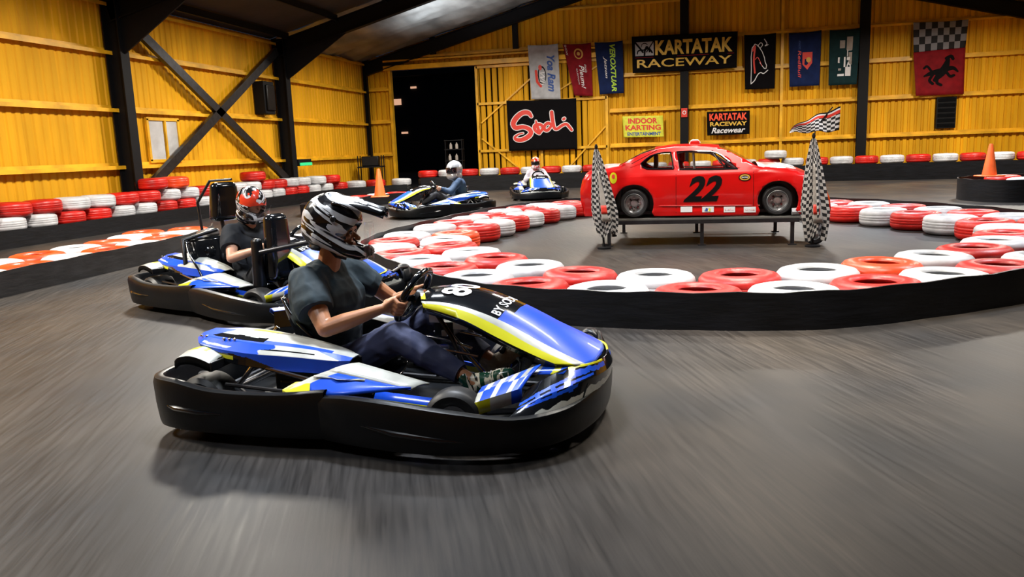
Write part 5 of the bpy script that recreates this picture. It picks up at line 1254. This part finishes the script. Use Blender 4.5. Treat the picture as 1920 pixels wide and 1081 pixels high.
# ================================================================== BANNERS AND SIGNS
def banner(name, label, cat, group, corners, m, fold_=.03, nf=3.0, strips=None, y=28.16, uv=False, n=20, mm=None):
    """corners: top-left, top-right, bottom-right, bottom-left as (x, z) on the back wall"""
    tl, tr_, br, bl = [V((c[0], 0, c[1])) for c in corners]; root = empty(name, (tl.x, y, tl.z), 0, label, cat, group)
    def f(u, v, off=0.0):
        p = bl.lerp(br, u).lerp(tl.lerp(tr_, u), v) - tl
        return V((p.x, -.02 - off + fold_ * math.sin(u * nf * 2 * PI + v * 1.5) * (1 - .5 * v), p.z - (.03 * math.sin(u * PI) if v > .98 and fold_ > .01 else 0)))
    rows = [[f(i / n, 1 - j / n) for i in range(n + 1)] for j in range(n + 1)]
    b = MB(); b.grid(rows, mm or m, uv=uv); b.link('cloth' if fold_ > .005 else 'board', root, solid=.006, offset=0)
    def g(off=.008): return lambda u, v: f(u, v, off)
    return root, g
H_ = 'hanging flags on the back wall'
# white flag, blue script reading downward and a dark oval emblem
r, g = banner('hanging_flag', 'white flag with blue script hanging left of the dark red flag', 'flag', H_, [(-5.66, 4.89), (-4.58, 4.87), (-4.54, 2.99), (-5.59, 3.04)], M['flagw'], .05, 1.5)
b = MB(); put_text(b, 'Yoa Ram', g(.012), .60, .14, .86, .80, M['ink_b'], bold=.035, shear=.3, rot=-90); b.link('lettering', r, smooth=False)
b = MB(); put_poly(b, [(.42 + .14 * math.cos(a), .44 + .17 * math.sin(a)) for a in [2 * PI * k / 16 for k in range(16)]], g(.012), M['ink_k'])
put_poly(b, [(.37 + .06 * math.cos(a), .58 + .05 * math.sin(a)) for a in [2 * PI * k / 12 for k in range(12)]], g(.014), M['ink_r']); put_text(b, 'Wh', g(.016), .34, .26, .52, .50, M['ink_w'], bold=.01, shear=.3, rot=-90); put_stroke(b, [(.22, .52), (.24, .32), (.36, .24)], g(.014), .05, M['ink_r'], .56); b.link('emblem', r, smooth=False)
# dark red flag with gold sun
r, g = banner('hanging_flag', 'dark red flag with gold round emblem between white and blue flags', 'flag', H_, [(-4.43, 4.85), (-3.44, 4.83), (-3.41, 3.04), (-4.05, 3.09)], M['flagr'], .04, 1.2)
b = MB(); put_poly(b, [(.52 + .17 * math.cos(a), .80 + .10 * math.sin(a)) for a in [2 * PI * k / 20 for k in range(20)]], g(.010), M['ink_gold']); put_poly(b, [(.52 + .10 * math.cos(a), .80 + .06 * math.sin(a)) for a in [2 * PI * k / 20 for k in range(20)]], g(.013), M['flagr']); put_poly(b, [(.52 + .06 * math.cos(a), .80 + .035 * math.sin(a)) for a in [2 * PI * k / 20 for k in range(20)]], g(.016), M['ink_gold']); b.link('emblem', r, smooth=False)
b = MB(); put_text(b, 'Pleum!', g(.012), .48, .14, .68, .58, M['ink_w'], shear=.3, rot=-90, bold=.008); put_text(b, 'mols', g(.012), .70, .44, .80, .60, M['ink_w'], shear=.3, rot=-90); put_text(b, 'SHOW', g(.012), .05, .78, .12, .98, M['ink_w'], rot=-90); put_text(b, 'CUSTOM', g(.012), .34, .22, .40, .52, M['ink_w'], rot=-90); b.link('lettering', r, smooth=False)
# dark blue flag with lime lettering
r, g = banner('hanging_flag', 'dark blue flag with lime green lettering left of the raceway banner', 'flag', H_, [(-3.32, 4.83), (-2.35, 4.83), (-2.34, 3.09), (-3.16, 3.08)], M['flagb'], .04, 1.3)
b = MB(); put_text(b, 'VEROXTUAR', g(.012), .52, .04, .72, .94, M['ink_g'], bold=.03, shear=.25, rot=-90); put_text(b, 'Jetson', g(.012), .26, .30, .40, .72, M['ink_w'], bold=.01, shear=.4, rot=-90); b.link('lettering', r, smooth=False)
# big raceway banner
r, g = banner('raceway_banner', 'wide black banner with amber KARTATAK RACEWAY lettering and white square emblem', 'banner', None, [(-2.04, 4.92), (1.42, 4.86), (1.40, 3.70), (-2.02, 3.72)], M['flagk'], .008, 2, y=28.06)
b = MB()
for u_ in (.02, .98):
    b = MB(); b.tube([g(-.02)(u_, .92), g(-.02)(u_, .92) + V((0, .15, 0))], .02, M['black_steel'], 6); b.link('bracket', r)
b = MB(); put_text(b, 'KARTATAK', g(), .225, .46, .955, .86, M['ink_y'], bold=.035); b.link('lettering', r, smooth=False)
b = MB(); put_text(b, 'RACEWAY', g(), .045, .13, .95, .36, M['ink_y'], bold=.012); b.link('lettering', r, smooth=False)
b = MB(); f_ = g(); b.add([f_(.03, .405), f_(.97, .405), f_(.97, .420), f_(.03, .420)], [(0, 1, 2, 3)], M['flagr']); b.link('red_rule', r, smooth=False)
b = MB(); f_ = g(); b.add([f_(.03, .46), f_(.21, .46), f_(.21, .84), f_(.03, .84)], [(0, 1, 2, 3)], M['flagw'])
f_ = g(.014)
for pts, wd in (([(.035, .82), (.08, .66), (.105, .56)], .05), ([(.205, .83), (.17, .68), (.14, .56)], .03), ([(.05, .52), (.06, .60), (.10, .62), (.13, .60)], .035), ([(.12, .47), (.125, .60), (.14, .70)], .05), ([(.12, .62), (.16, .66), (.185, .58), (.195, .54)], .05), ([(.09, .70), (.10, .78), (.13, .80), (.15, .76)], .02), ([(.15, .70), (.165, .62), (.17, .56)], .04)): put_stroke(b, pts, f_, wd, M['ink_k'], 3.0, 8)
b.link('emblem', r, smooth=False)
# black flag with thin white and red line emblem
r, g = banner('hanging_flag', 'black flag with thin white and red line emblem right of raceway banner', 'flag', H_, [(1.63, 4.74), (2.63, 4.74), (2.62, 2.97), (1.68, 2.99)], M['flagk'], .03, 1.4)
b = MB(); f_ = g(.012)
for pts, wd, c in (([(.20, .12), (.22, .45), (.22, .70), (.33, .82), (.45, .78), (.62, .62), (.66, .50), (.72, .42), (.68, .36), (.60, .40), (.50, .48)], .013, 'ink_w'), ([(.20, .10), (.32, .16), (.42, .26), (.52, .30), (.62, .28), (.76, .34)], .016, 'ink_w'), ([(.26, .70), (.34, .78), (.30, .55), (.33, .30)], .03, 'ink_r'), ([(.34, .54), (.42, .58), (.50, .50), (.56, .42)], .012, 'ink_r'), ([(.42, .78), (.52, .84), (.58, .80), (.50, .74)], .012, 'ink_w'), ([(.64, .90), (.72, .82), (.66, .78), (.76, .80)], .014, 'ink_w')): put_stroke(b, pts, f_, wd, M[c], .56, 14)
b.link('emblem', r, smooth=False)
# blue flag with red crest
r, g = banner('hanging_flag', 'dark blue flag with small red and gold crest beside the dark green flag', 'flag', H_, [(3.03, 4.71), (4.03, 4.73), (4.01, 3.0), (3.09, 3.0)], M['flagb'], .03, 1.4)
b = MB(); f_ = g(.012); put_poly(b, [(.42, .62), (.74, .62), (.74, .42), (.58, .30), (.42, .40)], f_, M['ink_r']); f_ = g(.015); put_poly(b, [(.62 + .08 * math.cos(a), .48 + .05 * math.sin(a)) for a in [2 * PI * k / 12 for k in range(12)]], f_, M['ink_gold']); b.link('crest', r, smooth=False)
b = MB(); put_text(b, 'RedBull', g(.012), .28, .16, .38, .66, M['ink_r'], bold=.01, shear=.2, rot=-90); put_text(b, 'ATHLETIC', g(.012), .30, .68, .36, .84, M['ink_b'], rot=-90); b.link('lettering', r, smooth=False)
# green flag with blocky white letters
r, g = banner('hanging_flag', 'dark green flag with blurred white blocks beside the right black post', 'flag', H_, [(4.28, 4.71), (5.20, 4.72), (5.15, 2.97), (4.29, 2.98)], M['flagg'], .03, 1.4)
b = MB(); f_ = g(.012)
for u0, v0, u1, v1, c in ((.35, .66, .52, .80, 'grime'), (.58, .62, .78, .86, 'grime'), (.30, .40, .56, .50, 'ink_w'), (.50, .32, .56, .50, 'ink_w'), (.66, .36, .78, .58, 'grime'), (.30, .16, .52, .20, 'ink_w'), (.56, .16, .76, .32, 'ink_w'), (.32, .26, .42, .30, 'grime')): b.add([f_(u0, v0), f_(u1, v0), f_(u1, v1), f_(u0, v1)], [(0, 1, 2, 3)], M[c])
put_text(b, 'SLIG', g(.014), .60, .18, .76, .84, M['ink_w'], bold=.03, rot=-90); b.link('lettering', r, smooth=False)
# right banner: checks above red with dark emblem
r, g = banner('hanging_flag', 'large flag, chequered above and dark red below with a black shape', 'flag', H_, [(6.76, 4.78), (8.33, 4.76), (8.30, 3.92), (6.80, 3.86)], M['chk3'], .05, 1.3, uv=True)
def lowf(u, v, off=0.0): 
    a = V((6.80, 0, 3.86)).lerp(V((8.30, 0, 3.92)), u); c = V((6.92, 0, 2.51)).lerp(V((8.33, 0, 2.50)), u); p = c.lerp(a, v) - V((6.76, 0, 4.78)); return V((p.x, -.02 - off + .05 * math.sin(u * 1.3 * 2 * PI + (v - .6) * 1.5), p.z))
b = MB(); b.grid([[lowf(i / 16, 1 - j / 12) for i in range(17)] for j in range(13)], M['flagred2']); b.link('red_cloth', r, solid=.006, offset=0)
b = MB(); f_ = lambda u, v: lowf(u, v, .014)
for pts, wd in (([(.40, .34), (.52, .48), (.60, .60), (.66, .78)], [.08, .16, .16, .08]), ([(.62, .80), (.72, .84), (.76, .78)], .07), ([(.20, .44), (.34, .50), (.50, .52)], [.04, .10, .14]), ([(.60, .56), (.76, .58), (.86, .50)], [.12, .08, .04]), ([(.46, .40), (.44, .28), (.52, .22)], .06), ([(.36, .46), (.30, .34), (.36, .26)], .06), ([(.62, .50), (.70, .40), (.78, .42)], .06), ([(.34, .54), (.26, .66), (.20, .62)], .05)): put_stroke(b, pts, f_, wd, M['ink_k'], 1.05, 10)
b.link('emblem', r, smooth=False)
# black cloth with red outlined script
r, g = banner('script_banner', 'black banner with large red Sodi script outlined in white on the door', 'banner', None, [(-6.5, 3.04), (-3.99, 3.0), (-3.99, 1.25), (-6.47, 1.27)], M['flagk'], .014, 2.5)
def c7(x, y): return ((x - 163) / (603 - 163), 1 - (y - 562) / (868 - 562))
A_ = 1.42
S_ = [[(318, 662), (300, 640), (262, 640), (222, 668), (200, 702), (215, 728), (262, 724), (300, 738), (312, 762), (290, 786), (250, 802), (216, 800), (206, 786), (232, 768), (262, 762)], [(346, 690), (352, 720), (366, 764), (340, 748), (336, 724), (352, 712), (378, 716), (388, 736), (366, 764)], [(446, 718), (424, 706), (402, 720), (400, 744), (420, 748), (446, 718), (452, 690), (448, 640), (452, 690), (462, 736), (480, 742), (512, 722), (538, 716), (556, 734), (570, 752)]]
W_ = [[.06, .085, .09, .10, .10, .09, .075, .085, .09, .09, .08, .07, .05, .03, .02], [.03, .06, .06, .06, .07, .06, .06, .06, .05], [.05, .06, .06, .06, .06, .05, .06, .07, .07, .06, .055, .055, .055, .055, .05]]
for ex, m_, off, nm in ((.030, 'ink_w', .008, 'white_outline'), (0, 'ink_r', .014, 'red_script')):
    b = MB(); f_ = g(off)
    for s, wd in zip(S_, W_): put_stroke(b, [c7(*p) for p in s], f_, [q + ex for q in wd], M[m_], A_, 60)
    put_stroke(b, [c7(520, 686), c7(526, 682)], f_, .055 + ex, M[m_], A_); b.link(nm, r, smooth=False)
r, g = banner('indoor_karting_sign', 'yellow-green board with dark red INDOOR KARTING lettering left of the post', 'sign', None, [(-2.40, 2.30), (-1.02, 2.27), (-.99, 1.55), (-2.36, 1.58)], M['signy'], .0, 0)
b = MB(); put_text(b, 'INDOOR', g(), .14, .64, .86, .90, M['ink_r'], bold=.035); put_text(b, 'KARTING', g(), .06, .33, .94, .58, M['ink_r'], bold=.035); put_text(b, 'ENTERTAINMENT', g(), .10, .08, .93, .24, M['ink_b'], bold=.03); b.link('lettering', r, smooth=False)
r, g = banner('kartatak_sign', 'small black sign with orange, yellow and white lines right of the post', 'sign', None, [(.44, 2.32), (1.84, 2.30), (1.84, 1.53), (.46, 1.53)], M['flagk'], .0, 0)
b = MB(); put_text(b, 'KARTATAK', g(), .06, .62, .94, .92, M['ink_o'], bold=.035); b.link('lettering', r, smooth=False)
b = MB(); put_text(b, 'RACEWAY', g(), .07, .38, .94, .56, M['ink_y'], bold=.035); b.link('lettering', r, smooth=False)
b = MB(); put_text(b, 'Racewear', g(), .10, .08, .90, .32, M['ink_w'], bold=.02, shear=.35); b.link('lettering', r, smooth=False)
